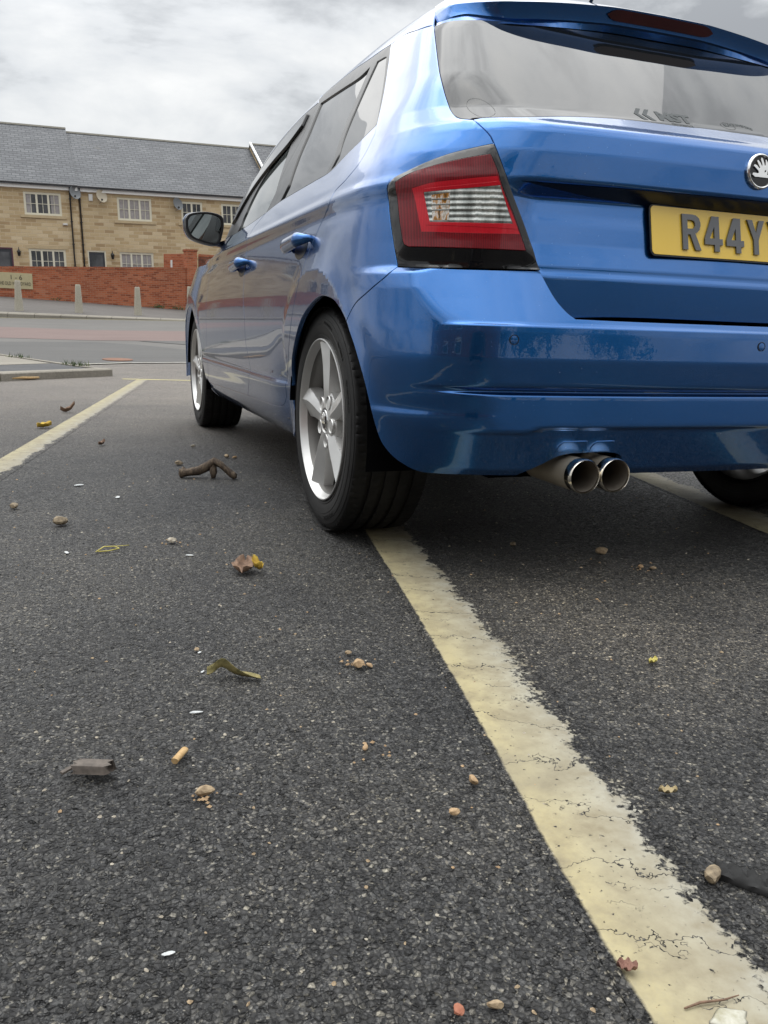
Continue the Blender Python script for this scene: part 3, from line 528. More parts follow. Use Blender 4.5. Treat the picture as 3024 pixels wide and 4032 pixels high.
# plaque with the name of the row, let into the wall
pf=Matrix.Translation(G(-14.15,31.6,1.74)); 
plx=lambda a,d:((fr.inverted()@G(a,d,1.74)).x,(fr.inverted()@G(a,d,1.74)).z)
x1_,zc_=plx(-12.93,31.62); zt_=(fr.inverted()@G(-12.93,31.62,2.03)).z; zb_=(fr.inverted()@G(-12.93,31.62,1.46)).z; x0_=plx(-14.24,31.44)[0]
plq=MB().box(x0_,x1_,-.03,.02,zb_,zt_).build('name_plaque',M['sign_stone'],mw=fr); tag(plq,'buff stone plaque lettered 1 - 6 The Old Woodyard in the brick wall','sign')
for t_,s_,z_ in (('1 - 6',.27,zt_-.20),('THE OLD WOODYARD',.205,zb_+.20)):
    v,f=text_mesh(t_,s_,.006); cx=(x0_+x1_)/2
    if t_!='1 - 6':
        w_=max(p[0] for p in v)-min(p[0] for p in v); kx=(x1_-x0_-.14)/w_
    else: kx=1.
    mesh_obj('lettering',[(cx+p[0]*kx+(.06 if kx==1 else 0),-.034-p[2],z_+p[1]) for p in v],f,M['sign_letters'],plq)
# pavement with its kerb
kd=Vector((math.cos(math.radians(24.6)),math.sin(math.radians(24.6)),0))
def K(t,f,dz=0):
    """point of the far pavement: t along the kerb, f=0 kerb .. 1 wall foot"""
    k0=Vector((-12.22,27,.38+.15-.033*t))+Vector((kd.x*t,kd.y*t,0)); s=Vector((-14.13,31.5,1.19))+Vector((math.cos(math.radians(28.4))*(t+2.6),math.sin(math.radians(28.4))*(t+2.6),-.0608*max(t+2.6,-13.9)))
    p=k0.lerp(s,f) if f<=1 else s+Vector((s.x-k0.x,s.y-k0.y,.05))*(f-1); return G2W@(Vector((p.x,p.y,p.z+dz))*BS)
ts=np.arange(-26,31,1.5); fs=(0.035,.2,.5,.8,1.,1.25,2.6)
v=[K(t,f) for t in ts for f in fs]; nf=len(fs)
f=[(i*nf+j,(i+1)*nf+j,(i+1)*nf+j+1,i*nf+j+1) for i in range(len(ts)-1) for j in range(nf-1)]
kind(mesh_obj('pavement',v,f,M['pavement'],smooth=True))
mb=MB(); tt=-26.
while tt<30:
    a_,b_=tt+.008,tt+.795-.008; r0=[]
    sec=[(-.006,-.30),(-.006,-.035),(.002,-.008),(.010,0.004),(.045,0.004),(.045,-.30)]
    mb.loft([[K(t,f_,dz) for f_,dz in sec] for t in (a_,b_)]); tt+=.795
kind(mb.build('kerb',M['kerb_stone']))
# bollards: tapered concrete posts
def bollard(p,h,label,lean=0):
    rings=[]; 
    for z,r in ((-.1,.150),(0,.148),(.10,.143),(.92,.098),(.975,.092),(1.0,.078)): rings.append([(r*math.cos(a)*BS*.92,r*math.sin(a)*BS*.92,z*h) for a in np.linspace(0,2*math.pi,16,endpoint=False)])
    o=MB().loft(rings).build('bollard',M['concrete'],smooth=50,mw=Matrix.Translation(p)@Matrix.Rotation(lean,4,'Y')); tag(o,label,'bollard','concrete bollards along the far kerb')
for a_,d,z0,z1,lb in ((-12.02,28,.60,1.57,'concrete bollard standing in front of the stone plaque'),(-10.41,29,.54,1.49,'concrete bollard alone before the middle of the low brick wall'),(-8.69,30,.51,1.46,'concrete bollard with weeds at the wall behind its right side'),
  (-7.08,31,.46,1.52,'front bollard of the pair by the brick pier'),(-7.27,32.5,.44,1.52,'rear bollard of the pair by the brick pier'),(-13.7,27.1,.66,1.60,'concrete bollard just left of the frame, seen mirrored in the car'),(-15.4,26.2,.70,1.66,'concrete bollard farthest left, seen mirrored in the car')):
    p=G(a_,d,z0); bollard(p,(z1-z0)*BS,lb)
# weeds at the foot of the wall
mb=MB()
for cx,n in ((Lw-1.35,110),(Lw-.45,70),(Lw-5.8,25)):
    for i in range(n):
        x=cx+random.gauss(0,.16); z=sl(x)+abs(random.gauss(0,.07)); y=-.06-abs(random.gauss(0,.07)); a_=random.uniform(0,6.28); s=random.uniform(.02,.045); b_=random.uniform(-.6,.6)
        mb.add([(x,y,z),(x+s*math.cos(a_),y+s*.4*b_,z+s*math.sin(a_)),(x+s*1.6*math.cos(a_+.5),y+s*b_,z+s*1.6*math.sin(a_+.5)),(x+s*math.cos(a_+1.),y+s*.3,z+s*math.sin(a_+1.))],[(0,1,2,3)])
o=mb.build('weeds',M['leaf_green'],mw=fr); o['kind']='stuff'
# ---------------------------------------------------------------- behind the camera: what the paint and glass mirror
def crown(name,p,h,r,seed,label,group,mat='leaf_green'):
    rg=np.random.default_rng(seed); root=empty(name,p); tag(root,label,'tree',group)
    MB().tube([(0,0,-.2),(.1,.05,h*.35),(.0,.1,h*.62)],[.22,.17,.08],8).build('trunk',M['bark'],root)
    mb=MB(); cl=[(rg.normal(0,.42,3)*np.array([r,r,h*.32])+np.array([0,0,h*.62]),rg.uniform(.35,.6)*r) for _ in range(16)]
    for c,s in cl:
        for _ in range(90):
            d=rg.normal(size=3); d/=np.linalg.norm(d); q_=c+d*s*rg.uniform(.55,1.05); u=rg.normal(size=3); u/=np.linalg.norm(u); w=np.cross(u,d); w/=np.linalg.norm(w)+1e-6; l=rg.uniform(.12,.30)
            mb.add([q_-u*l,q_+w*l*.6,q_+u*l,q_-w*l*.6],[(0,1,2,3)])
    mb.build('crown',M[mat],root)
for i,(s,d,h,r) in enumerate(((9.5,-22,6,2.8),(14,-20,5,2.5),(19,-23,7,3.2),(24,-19,5.5,2.7),(7,-31,8,3.4),(29,-25,7,3.2))):
    x,y=fe(d,s); crown('broadleaf_tree',(x,y,0),h,r,40+i,'leafy tree behind the photographer, seen only as a reflection in the bumper','trees reflected in the car')
bx=Matrix.Translation(Vector((*fe(-13,-15.5),0)))@Matrix.Rotation(math.radians(-14),4,'Z')
blk=empty('brick_building',mw=bx); tag(blk,'brick block behind the photographer, seen only as a dark reflection in the tailgate','building')
mb=MB().box(0,19.5,-9,0,-.5,6.2); mb.build('wall',M['dark_brick'],blk); MB().loft([[(x,-9.4,6.2),(x,-4.5,9.0),(x,.4,6.2)] for x in (-.3,19.8)]).build('roof',M['slate'],blk)
for i in range(4):
    for z in (1.0,3.8):
        w=MB().box(2+i*4,3.6+i*4,.003,.06,z,z+1.3).build('window',M['cream_frame'],blk); MB().box(2.1+i*4,3.5+i*4,.061,.07,z+.1,z+1.2).build('pane',M['house_glass'],w)
lp=empty('lamp_post',(*fe(-18,9.2),0)); tag(lp,'tall lamp post behind the photographer, mirrored in the tailgate','lamp post'); MB().tube([(0,0,-.1),(0,0,5.6)],[.07,.04],10).build('post',M['dish_grey'],lp); MB().box(-.35,.35,-.16,.16,5.6,5.75).box(-.28,.28,-.12,.12,5.75,5.84).build('lamp_head',M['lamp_black'],lp)
import numpy as np
def pchip(px,py,x):
    px=np.asarray(px,float);py=np.asarray(py,float);h=np.diff(px);d=np.diff(py)/h
    m=np.zeros_like(px)
    for i in range(1,len(px)-1):
        if d[i-1]*d[i]>0:
            w1=2*h[i]+h[i-1];w2=h[i]+2*h[i-1];m[i]=(w1+w2)/(w1/d[i-1]+w2/d[i])
    m[0]=d[0];m[-1]=d[-1]
    x=np.clip(x,px[0],px[-1]);k=np.clip(np.searchsorted(px,x)-1,0,len(h)-1);t=(x-px[k])/h[k]
    return py[k]*(1+2*t)*(1-t)**2+h[k]*m[k]*t*(1-t)**2+py[k+1]*t*t*(3-2*t)+h[k]*m[k+1]*t*t*(t-1)
def table(pts,sig=.004,lin=False):
    """smoothed lookup table of a profile value(z)"""
    a=np.array(pts,float);st=.001;z=np.arange(a[0,0],a[-1,0]+st/2,st)
    v=np.interp(z,a[:,0],a[:,1]) if lin else pchip(a[:,0],a[:,1],z)
    n=int(sig*4/st);k=np.exp(-.5*(np.arange(-n,n+1)*st/sig)**2);k/=k.sum()
    e=np.concatenate([v[0]+(v[1]-v[0])*np.arange(-n,0),v,v[-1]+(v[-1]-v[-2])*np.arange(1,n+1)])
    return z,np.convolve(e,k,'valid')
def look(t,z):
    zz,v=t;s0=(v[1]-v[0])/.001;s1=(v[-1]-v[-2])/.001
    r=np.interp(z,zz,v);r=np.where(z<zz[0],v[0]+s0*(z-zz[0]),r);return np.where(z>zz[-1],v[-1]+s1*(z-zz[-1]),r)
def sst(a,b,x):
    t=np.clip((x-a)/(b-a),0,1);return t*t*(3-2*t)
def smax(a,b,k):
    h=np.maximum(k-np.abs(a-b),0)/k;return np.maximum(a,b)+h*h*k*.25
SIDE=table([(.12,.70),(.17,.745),(.205,.79),(.235,.815),(.265,.828),(.30,.838),(.34,.845),(.376,.851),(.386,.8465),(.42,.851),(.50,.859),(.58,.8635),(.64,.863),(.70,.858),(.76,.8505),(.80,.844),(.818,.8405),(.826,.8395),(.857,.8425),(.864,.8415),(.875,.834),(.90,.8235),(.93,.8105),(.96,.797),(1.0,.780),(1.1,.731),(1.2,.676),(1.3,.622),(1.4,.561),(1.5,.49)],.0035)
REARC=table([(.15,-.53),(.19,-.56),(.235,-.615),(.26,-.636),(.30,-.650),(.352,-.668),(.358,-.676),(.424,-.674),(.4285,-.671),(.431,-.657),(.4365,-.657),(.4390,-.684),(.446,-.688),(.50,-.693),(.555,-.691),(.567,-.690),(.60,-.688),(.64,-.685),(.672,-.668),(.685,-.631),(.74,-.624),(.80,-.622),(.86,-.624),(.92,-.622),(.96,-.614),(.976,-.604),(.99,-.577),(1.028,-.515),(1.06,-.478),(1.15,-.376),(1.25,-.263),(1.30,-.207),(1.35,-.15),(1.45,-.037)],.002,True)
PLAIN=table([(.15,-.53),(.19,-.56),(.235,-.615),(.26,-.636),(.30,-.650),(.35,-.668),(.44,-.683),(.50,-.693),(.56,-.691)],.01,True)
FACET=table([(.50,-1.2),(.5675,-.6885),(.62,-.6605),(.6845,-.627),(.70,-.9)],.002,True)
TGATE=table([(.50,.05),(.585,.058),(.672,.010),(.682,.010),(.72,.018),(.783,.030),(.828,.041),(.834,.041),(.861,.003),(.866,0),(1.0,0)],.002,True)
GLASS_IN=.006
def Wside(y,z):
    w=look(SIDE,z)
    w=w-.045*np.clip((-.05-y)/.6,0,2)**2*sst(.4,.75,z)-.02*np.clip((-.05-y)/.6,0,2)**2
    w=w-.026*np.clip((.7-y)/.9,0,2)**1.8*sst(.9,1.15,z)
    w=w-.06*np.clip((y-2.0)/1.1,0,2)**2-.25*np.maximum(y-2.62,0)**1.2*sst(.85,.6,z)-.02*np.clip((y-1.0)/1.2,0,2)**2*sst(.6,.85,z)-.095*np.clip((y-.9)/1.5,0,2)**3*sst(.78,.98,z)
    w=w-.026*np.exp(-((y-.30)/.15)**2)*sst(.56,.30,z)
    for yc,rr in((-.02,.398),(2.47,.40)):
        rho=np.hypot(y-yc,z-.30)
        fl=.8665-.34*np.maximum(rho-rr,0)-.03*np.clip((-.05-y)/.6,0,2)**2-.05*np.clip((y-2.35)/1.0,0,2)**2
        k=.012
        if yc<1: fl=fl-.05*sst(.60,.30,z)*sst(-.08,.14,y)
        else: fl=fl-.05*sst(.60,.32,z)*sst(2.47,2.28,y)
        w2=smax(w,fl,k);w=np.where((np.abs(y-yc)<.62)&(z<.85),w2,w)
    return w
def Froof(X,y):
    t=pchip([-.9,-.5,-.30,0,.4,.9,1.4,1.8,2.1,2.45,2.9,3.4],[1.25,1.345,1.39,1.436,1.462,1.47,1.452,1.40,1.30,1.08,.93,.80],y)
    return t-.055*(np.abs(X)/.6)**2.4
def F(X,y,z,kind='body'):
    X=np.abs(X);a=X-Wside(y,z)
    r=look(REARC,z+.010*sst(.50,.57,X)*np.exp(-((z-.345)/.03)**2))
    gx=sst(.80,.60,X); r=np.where(z<.52,look(PLAIN,z)*(1-gx)+r*gx,r)
    if kind=='gate': r=np.where((z>.567)&(z<.69),np.interp(z,[.567,.69],[-.690,-.629]),r)
    if kind=='gate': r=r+look(TGATE,z)*sst(.635,.52,X)
    r=r+.085*X**2+.10*np.maximum(X-.35,0)**2
    cv=.085*X**2+.10*np.maximum(X-.35,0)**2
    b=(r-y)*.85
    kk=.23-.11*sst(.95,1.12,z)
    f=smax(a,b,kk)
    if kind!='gate': f=smax(f,(look(FACET,z)+cv+.9*np.maximum(X-.55,0)**2-y)*.85,.006)
    c=(z-Froof(X,y))*.9
    f=smax(f,c,.09)
    return smax(f,(y-3.25+.25*X*X)*.8,.3)
CX,R0=.50,.35
def cy(z): return -.20+1.25*np.maximum(np.asarray(z,float)-1.0,0)
AL=R0*np.pi/2
def ray_od(s,z):
    s=np.asarray(s,float);z=np.asarray(z,float)
    th=np.clip(-s/R0,0,np.pi/2)
    ox=np.where(s>0,0*s,np.where(s<-AL,CX-(-s-AL),CX)); CY=cy(z); oy=np.where(s>0,CY+s,CY+0*s)
    dx=np.cos(th);dy=-np.sin(th)
    dx=np.where(s<=-AL,0,dx);
    return ox,oy,dx,dy
def wrap(s,z,kind='body'):
    """surface point for wrap parameter s (arc round the plan) and height z; X is distance from the centre plane"""
    ox,oy,dx,dy=ray_od(s,z);lo=np.zeros_like(ox)+.02;hi=np.zeros_like(ox)+1.1
    for i in range(44):
        m=(lo+hi)/2;v=F(ox+m*dx,oy+m*dy,z,kind);lo=np.where(v<0,m,lo);hi=np.where(v<0,hi,m)
    m=(lo+hi)/2;return np.stack([ox+m*dx,oy+m*dy,np.asarray(z,float)+0*m],-1)
def roofpt(X,y,kind='body'):
    lo=np.zeros_like(X)+.9;hi=np.zeros_like(X)+1.7
    for i in range(44):
        m=(lo+hi)/2;v=F(X,y,m,kind);lo=np.where(v<0,m,lo);hi=np.where(v<0,hi,m)
    return np.stack([X,y,(lo+hi)/2],-1)
def grad(P,kind='body',e=.0012):
    X,y,z=P[...,0],P[...,1],P[...,2]
    g=np.stack([F(X+e,y,z,kind)-F(X-e,y,z,kind),F(X,y+e,z,kind)-F(X,y-e,z,kind),F(X,y,z+e,kind)-F(X,y,z-e,kind)],-1)
    return g/np.maximum(np.linalg.norm(g,axis=-1,keepdims=True),1e-9)
def to_param(P):
    """(X,y,z)->s"""
    X,y=P[...,0],P[...,1]; CY=cy(P[...,2])
    th=np.arctan2(-(y-CY),X-CX)
    s=np.where(y>CY,y-CY,np.where(X<CX,-AL-(CX-X),-R0*th))
    return s
SEG={
'shut_top':[(-0.4745,1.3398),(-0.4481,1.3064),(-0.4337,1.2813),(-0.4199,1.2521),(-0.4064,1.2217),(-0.3665,1.1265),(-0.3536,1.0865),(-0.3435,1.0529),(-0.3357,1.0152),(-0.3361,1.0034),(-0.3453,0.9941),(-0.3547,0.9897),(-0.3644,0.9874),(-0.3769,0.9857)],
'shut_gate':[(-0.3842,0.9836),(-0.4197,0.9436),(-0.4241,0.9336),(-0.427,0.9253),(-0.4548,0.852),(-0.4904,0.7678),(-0.5241,0.6823)],
'gate_low':[(-0.5241,0.6823),(-0.532,0.6597),(-0.5405,0.6355),(-0.5485,0.6176),(-0.5587,0.6035),(-0.569,0.5935),(-0.5799,0.5861)],
'lamp_top':[(-0.426,0.9284),(-0.3809,0.9181),(-0.3372,0.9079),(-0.2934,0.894),(-0.2507,0.8784),(-0.2209,0.8666),(-0.2102,0.8602)],
'lamp_corner':[(-0.2102,0.8602),(-0.2053,0.856),(-0.2038,0.8505)],
'lamp_left':[(-0.2038,0.8505),(-0.2077,0.8229),(-0.2234,0.7684),(-0.2376,0.7257),(-0.2516,0.6847)],
'lamp_bot':[(-0.2516,0.6847),(-0.347,0.6807),(-0.4296,0.6807),(-0.5231,0.6823)],
'bshut':[(-0.2516,0.6847),(-0.2331,0.6646),(-0.2068,0.6465),(-0.177,0.6288),(-0.1389,0.6101),(-0.1214,0.5956),(-0.108,0.5768),(-0.1027,0.5676)],
'arch':[(-0.1027,0.5676),(-0.0728,0.5902),(-0.03,0.6123),(-0.002,0.6212),(0.0281,0.6261),(0.0681,0.6295),(0.1082,0.628),(0.1802,0.6124),(0.2753,0.5769),(0.378,0.5135),(0.5027,0.4196),(0.5488,0.3231),(0.5185,0.2637)],
'arch_b':[(-0.1027,0.5676),(-0.1455,0.5153),(-0.1829,0.4455),(-0.2095,0.3695),(-0.2231,0.3274),(-0.2322,0.3053),(-0.2463,0.286),(-0.2627,0.2704),(-0.2813,0.2583),(-0.2978,0.2492),(-0.3174,0.2438),(-0.3586,0.2428),(-0.4052,0.2445)],
'door_bot':[(0.74,0.2932),(1.2119,0.2867),(1.6581,0.2792),(2.2637,0.2664)],
'rdoor_rear':[(0.74,0.2932),(0.682,0.2979),(0.649,0.3043),(0.6234,0.3196),(0.6059,0.3373),(0.5814,0.3932),(0.5273,0.4419),(0.4168,0.5429),(0.3603,0.6169),(0.3056,0.6857),(0.2696,0.7439),(0.2246,0.7835),(0.1833,0.8185),(0.1172,0.8515),(0.1048,0.8657),(0.1076,0.8811),(0.0453,0.9038),(-0.0042,0.936),(-0.0103,0.9724),(-0.0034,0.9947),(-0.0064,1.009),(-0.0086,1.032)],
'bpillar':[(1.2119,0.2867),(1.1015,0.3858),(1.1102,0.4429),(1.1309,0.4856),(1.1278,0.58),(1.1478,0.6348),(1.1601,0.6861),(1.178,0.7643),(1.1912,0.8188),(1.1771,0.8707),(1.1423,0.9002),(1.0909,0.9146),(1.0145,0.9377)],
'split':[(1.0145,0.9377),(0.9599,1.0434),(0.8644,1.1792),(0.7838,1.3021),(0.8057,1.3798)],
'win_bot_r':[(-0.0086,1.032),(0.0883,1.0058),(0.1733,0.9825),(0.2593,0.9588),(0.4097,0.9557),(0.6069,0.9545),(0.8354,0.9513),(1.0145,0.9377)],
'win_bot_f':[(1.0145,0.9377),(1.2434,0.9253),(1.4784,0.9122),(1.6044,0.9036)],
'win_top_r':[(-0.1347,1.3179),(0.0603,1.3278),(0.1504,1.3336),(0.3262,1.3538),(0.5353,1.3709),(0.7221,1.3834),(0.8057,1.3798)],
'win_right':[(-0.0086,1.032),(-0.0257,1.0898),(-0.0724,1.213),(-0.1054,1.2626),(-0.1347,1.3179)],
'seam':[(-0.1347,1.3179),(-0.3355,1.3114),(-0.3932,1.2886),(-0.4331,1.2803)],
'front_shut':[(2.2637,0.2664),(2.1651,0.3531),(2.1529,0.4376),(2.0992,0.5354),(2.0878,0.6176)],
'glass_r':[(0.8299,0.9522),(0.5807,0.9568),(0.413,0.9576),(0.3125,0.9566),(0.2767,1.0658),(0.1982,1.1844),(0.1088,1.2865),(0.195,1.2774),(0.3588,1.2887),(0.6244,1.3131),(0.6848,1.2127),(0.7668,1.0736)],
'glass_q':[(0.2721,0.9622),(0.1493,0.9927),(0.0048,1.0326),(-0.0031,1.0455),(-0.0112,1.1267),(-0.0472,1.2759),(0.055,1.2866),(0.1563,1.1822),(0.248,1.0511)],
'glass_f':[(0.9992,0.9403),(1.2489,0.9277),(1.5676,0.9075),(1.5415,0.9355),(1.5487,0.981),(1.4489,1.0708),(1.2621,1.1636),(1.0532,1.2175),(0.9395,1.2518),(0.9672,1.094)],
'glass_bot':[(-0.3642,0.9882),(-0.3822,0.9883),(-0.4024,0.9887),(-0.4848,0.9921),(-0.6126,1.0084),(-0.7446,1.0187),(-0.911,1.0196),(-0.959,1.0228)],
'lens':[(-0.2366,0.857),(-0.2781,0.8707),(-0.3098,0.88),(-0.3498,0.8896),(-0.383,0.8962),(-0.4198,0.903),(-0.4308,0.8753),(-0.4387,0.8513),(-0.4647,0.789),(-0.4898,0.7201),(-0.4141,0.7203),(-0.3438,0.7217),(-0.2772,0.7243),(-0.2688,0.7288),(-0.2643,0.7373),(-0.2509,0.7905)],
'clear':[(-0.3004,0.8353),(-0.3284,0.8369),(-0.3718,0.8397),(-0.4085,0.8432),(-0.439,0.8469),(-0.4518,0.8097),(-0.465,0.7714),(-0.412,0.7704),(-0.361,0.7708),(-0.3165,0.7719),(-0.308,0.803)],
'guide_in':[(-0.3009,0.8412),(-0.3716,0.8456),(-0.4363,0.8532),(-0.4741,0.7618),(-0.3893,0.7639),(-0.3101,0.7669)],
'guide_out':[(-0.2764,0.8442),(-0.3128,0.8518),(-0.3711,0.8568),(-0.4335,0.8628),(-0.4785,0.752),(-0.3899,0.7502),(-0.3017,0.7533)],
'sensor':[(-0.4665,0.5411)],
}
# ---------------------------------------------------------------- the car: panels cut from one curved body surface
S0=-AL-CX   # wrap parameter of the centre line
def wrapLR(s,z,kd):
    s=np.asarray(s,float);m=s<S0; P=wrap(np.where(m,2*S0-s,s),z,kd); N=grad(P,kd); P[m,0]*=-1;N[m,0]*=-1
    P[:,0]*=-1;N[:,0]*=-1; return P,N
def roofLR(X,y,kd):
    m=X<0; P=roofpt(np.abs(X),y,kd); N=grad(P,kd); P[m,0]*=-1;N[m,0]*=-1; P[:,0]*=-1;N[:,0]*=-1; return P,N
def spline(pts,step):
    p=np.array(pts,float)
    if len(p)<3:
        n=max(1,int(np.linalg.norm(p[-1]-p[0])/step)); return [tuple(p[0]+(p[-1]-p[0])*i/n) for i in range(n)]
    e=np.vstack([2*p[0]-p[1],p,2*p[-1]-p[-2]]); o=[]
    for i in range(len(p)-1):
        a,b,c,d=e[i:i+4]; ta=0;tb=ta+max(np.linalg.norm(b-a),1e-6)**.5;tc=tb+max(np.linalg.norm(c-b),1e-6)**.5;td=tc+max(np.linalg.norm(d-c),1e-6)**.5
        n=max(1,int(np.linalg.norm(c-b)/step))
        for t in tb+(tc-tb)*np.arange(n)/n:
            A1=(tb-t)/(tb-ta)*a+(t-ta)/(tb-ta)*b;A2=(tc-t)/(tc-tb)*b+(t-tb)/(tc-tb)*c;A3=(td-t)/(td-tc)*c+(t-tc)/(td-tc)*d
            B1=(tc-t)/(tc-ta)*A1+(t-ta)/(tc-ta)*A2;B2=(td-t)/(td-tb)*A2+(t-tb)/(td-tb)*A3; o.append(tuple((tc-t)/(tc-tb)*B1+(t-tb)/(tc-tb)*B2))
    return o
def chain(*segs,step=.007):
    """closed outline from smooth segments that meet in corners"""
    o=[]
    for s in segs: o+=spline(s,step)
    q_=[o[0]]
    for p in o[1:]:
        if math.dist(p,q_[-1])>1e-4: q_.append(p)
    if math.dist(q_[0],q_[-1])<1e-4: q_.pop()
    return q_
def area(p): p=np.array(p); q_=np.roll(p,-1,0); return .5*np.sum(p[:,0]*q_[:,1]-q_[:,0]*p[:,1])
def shrink(p,g):
    p=np.array(p) if area(p)>0 else np.array(p)[::-1]
    t=np.roll(p,-1,0)-np.roll(p,1,0); t/=np.linalg.norm(t,axis=1,keepdims=True)+1e-12; n=np.column_stack([-t[:,1],t[:,0]]); return [tuple(v) for v in p+n*g]
def rev(n): return SEG[n][::-1] if isinstance(n,str) else n[::-1]
def mir(L): return [(2*S0-a,b) for a,b in L][::-1]
def seg_dist(p,poly):
    a=np.array(poly);b=np.roll(a,-1,0);d=b-a;l=np.maximum((d**2).sum(1),1e-12); out=np.full(len(p),1e9)
    for i in range(0,len(p),2000):
        q_=p[i:i+2000]; t=np.clip(((q_[:,None,:]-a)*d).sum(2)/l,0,1); out[i:i+2000]=np.sqrt(((q_[:,None,:]-a-t[...,None]*d)**2).sum(2)).min(1)
    return out
def panel(name,parent,mat,outline,kd='body',holes=(),gap=.002,off=0.,step=.0095,depth=.014,side='L',param='wrap',facet=None,hole_lip=True,rnd=.0014,rows=()):
    """one body panel: outline in surface coordinates, gridded, with rolled edges"""
    o2=shrink(outline,gap); H=[shrink(h,-gap)[::-1] for h in holes]
    P2=np.array(o2); lo,hi=P2.min(0),P2.max(0); xs=np.arange(lo[0],hi[0],step); ys=np.arange(lo[1],hi[1],step*.87)
    g=np.array([(x+(step/2 if j%2 else 0),y) for j,y in enumerate(ys) for x in xs]); 
    if rows:
        g=g[np.min(np.abs(g[:,1][:,None]-np.array(rows)),1)>step*.45]; g=np.vstack([g]+[np.column_stack([np.arange(lo[0],hi[0],step*.8),np.full(len(np.arange(lo[0],hi[0],step*.8)),z)]) for z in rows])
    if len(g):
        g=g[inside(g,P2)]
        for h in H: g=g[~inside(g,np.array(h))]
        if len(g):
            k=seg_dist(g,o2)>step*.45
            for h in H: k&=seg_dist(g,h)>step*.45
            g=g[k]
    v2,f=tri(o2,H,g)
    fn=wrapLR if param=='wrap' else roofLR
    P,N=fn(v2[:,0],v2[:,1],kd); of=off(v2) if callable(off) else off; P=P+N*np.reshape(of,(-1,1))
    c=P[f]; gn=np.cross(c[:,1]-c[:,0],c[:,2]-c[:,0]); bad=(gn*N[f].mean(1)).sum(1)<0; f[bad]=f[bad][:,::-1]
    V=[P];NN=[N];Fc=[tuple(t) for t in f]; base=len(P)
    loops=[list(range(len(o2)))]+([list(range(len(o2)+sum(len(x) for x in H[:i]),len(o2)+sum(len(x) for x in H[:i+1]))) for i in range(len(H))] if hole_lip else [])
    if depth:
        for L in loops:
            p=P[L];n=N[L]; t=np.roll(p,-1,0)-np.roll(p,1,0); t/=np.linalg.norm(t,axis=1,keepdims=True)+1e-12; b=np.cross(t,n); b/=np.linalg.norm(b,axis=1,keepdims=True)+1e-12
            # b must point out of the panel
            i0=len(L)//3; a2=np.array([v2[L[i]] for i in range(len(L))]); eps=1e-3
            tt=np.roll(a2,-1,0)-np.roll(a2,1,0); tt/=np.linalg.norm(tt,axis=1,keepdims=True)+1e-12; q_=a2+np.column_stack([tt[:,1],-tt[:,0]])*eps
            Pq,_=fn(q_[i0:i0+1,0],q_[i0:i0+1,1],kd); P0,_=fn(a2[i0:i0+1,0],a2[i0:i0+1,1],kd); out_is=((Pq-P0)*b[i0]).sum()>0
            pin=inside(q_[i0:i0+1],P2)[0] and not any(inside(q_[i0:i0+1],np.array(h))[0] for h in H)
            if out_is==bool(pin): b=-b
            r1=p+b*rnd-n*rnd*.8; n1=(b+n*.8); n1/=np.linalg.norm(n1,axis=1,keepdims=True); r2=p+b*rnd*1.1-n*depth
            V+=[r1,r2];NN+=[n1,b]; m=len(L); i1=base; i2=base+m; base+=2*m
            flip=(np.cross(t[i0],-n[i0])*b[i0]).sum()<0
            for j in range(m):
                k=(j+1)%m
                for A,B in ((L[j],L[k]),):
                    q1=(A,B,i1+k,i1+j); q2=(i1+j,i1+k,i2+k,i2+j); Fc+= [q1[::-1],q2[::-1]] if flip else [q1,q2]
    V=np.vstack(V);NN=np.vstack(NN); objs=[]
    for sgn in ((1,) if side in 'LC' else (-1,) if side=='R' else (1,-1)):
        v=V*np.array([sgn,1,1]); n=NN*np.array([sgn,1,1]); ff=Fc if sgn==1 else [q_[::-1] for q_ in Fc]
        o=mesh_obj(name,v,ff,mat,parent,smooth=(facet or True),normals=None if (facet or callable(off)) else n); objs.append(o)
        if callable(off) and not facet: pass
    return objs[0] if len(objs)==1 else objs
car=empty('hatchback_car',(0,0,0)); tag(car,'blue five-door hatchback parked over the yellow bay line, rear plate R44Y','car')
PB=M['blue_paint']; G_=SEG
def yz(L): return [(a-1.25*max(0,b-1.0),b) for a,b in L]
split=yz([(1.0147,.9377),(1.010,1.04),(1.020,1.16),(1.045,1.27),(1.085,1.330)])
apil=yz([(1.085,1.330),(1.35,1.338),(1.6,1.315),(1.82,1.268),(2.0,1.205),(2.16,1.115),(2.28,1.01),(2.30,.935)])
wtop=[p for p in G_['win_top_r'][:-1]]+yz([(1.085,1.330)])
door_b=G_['door_bot']
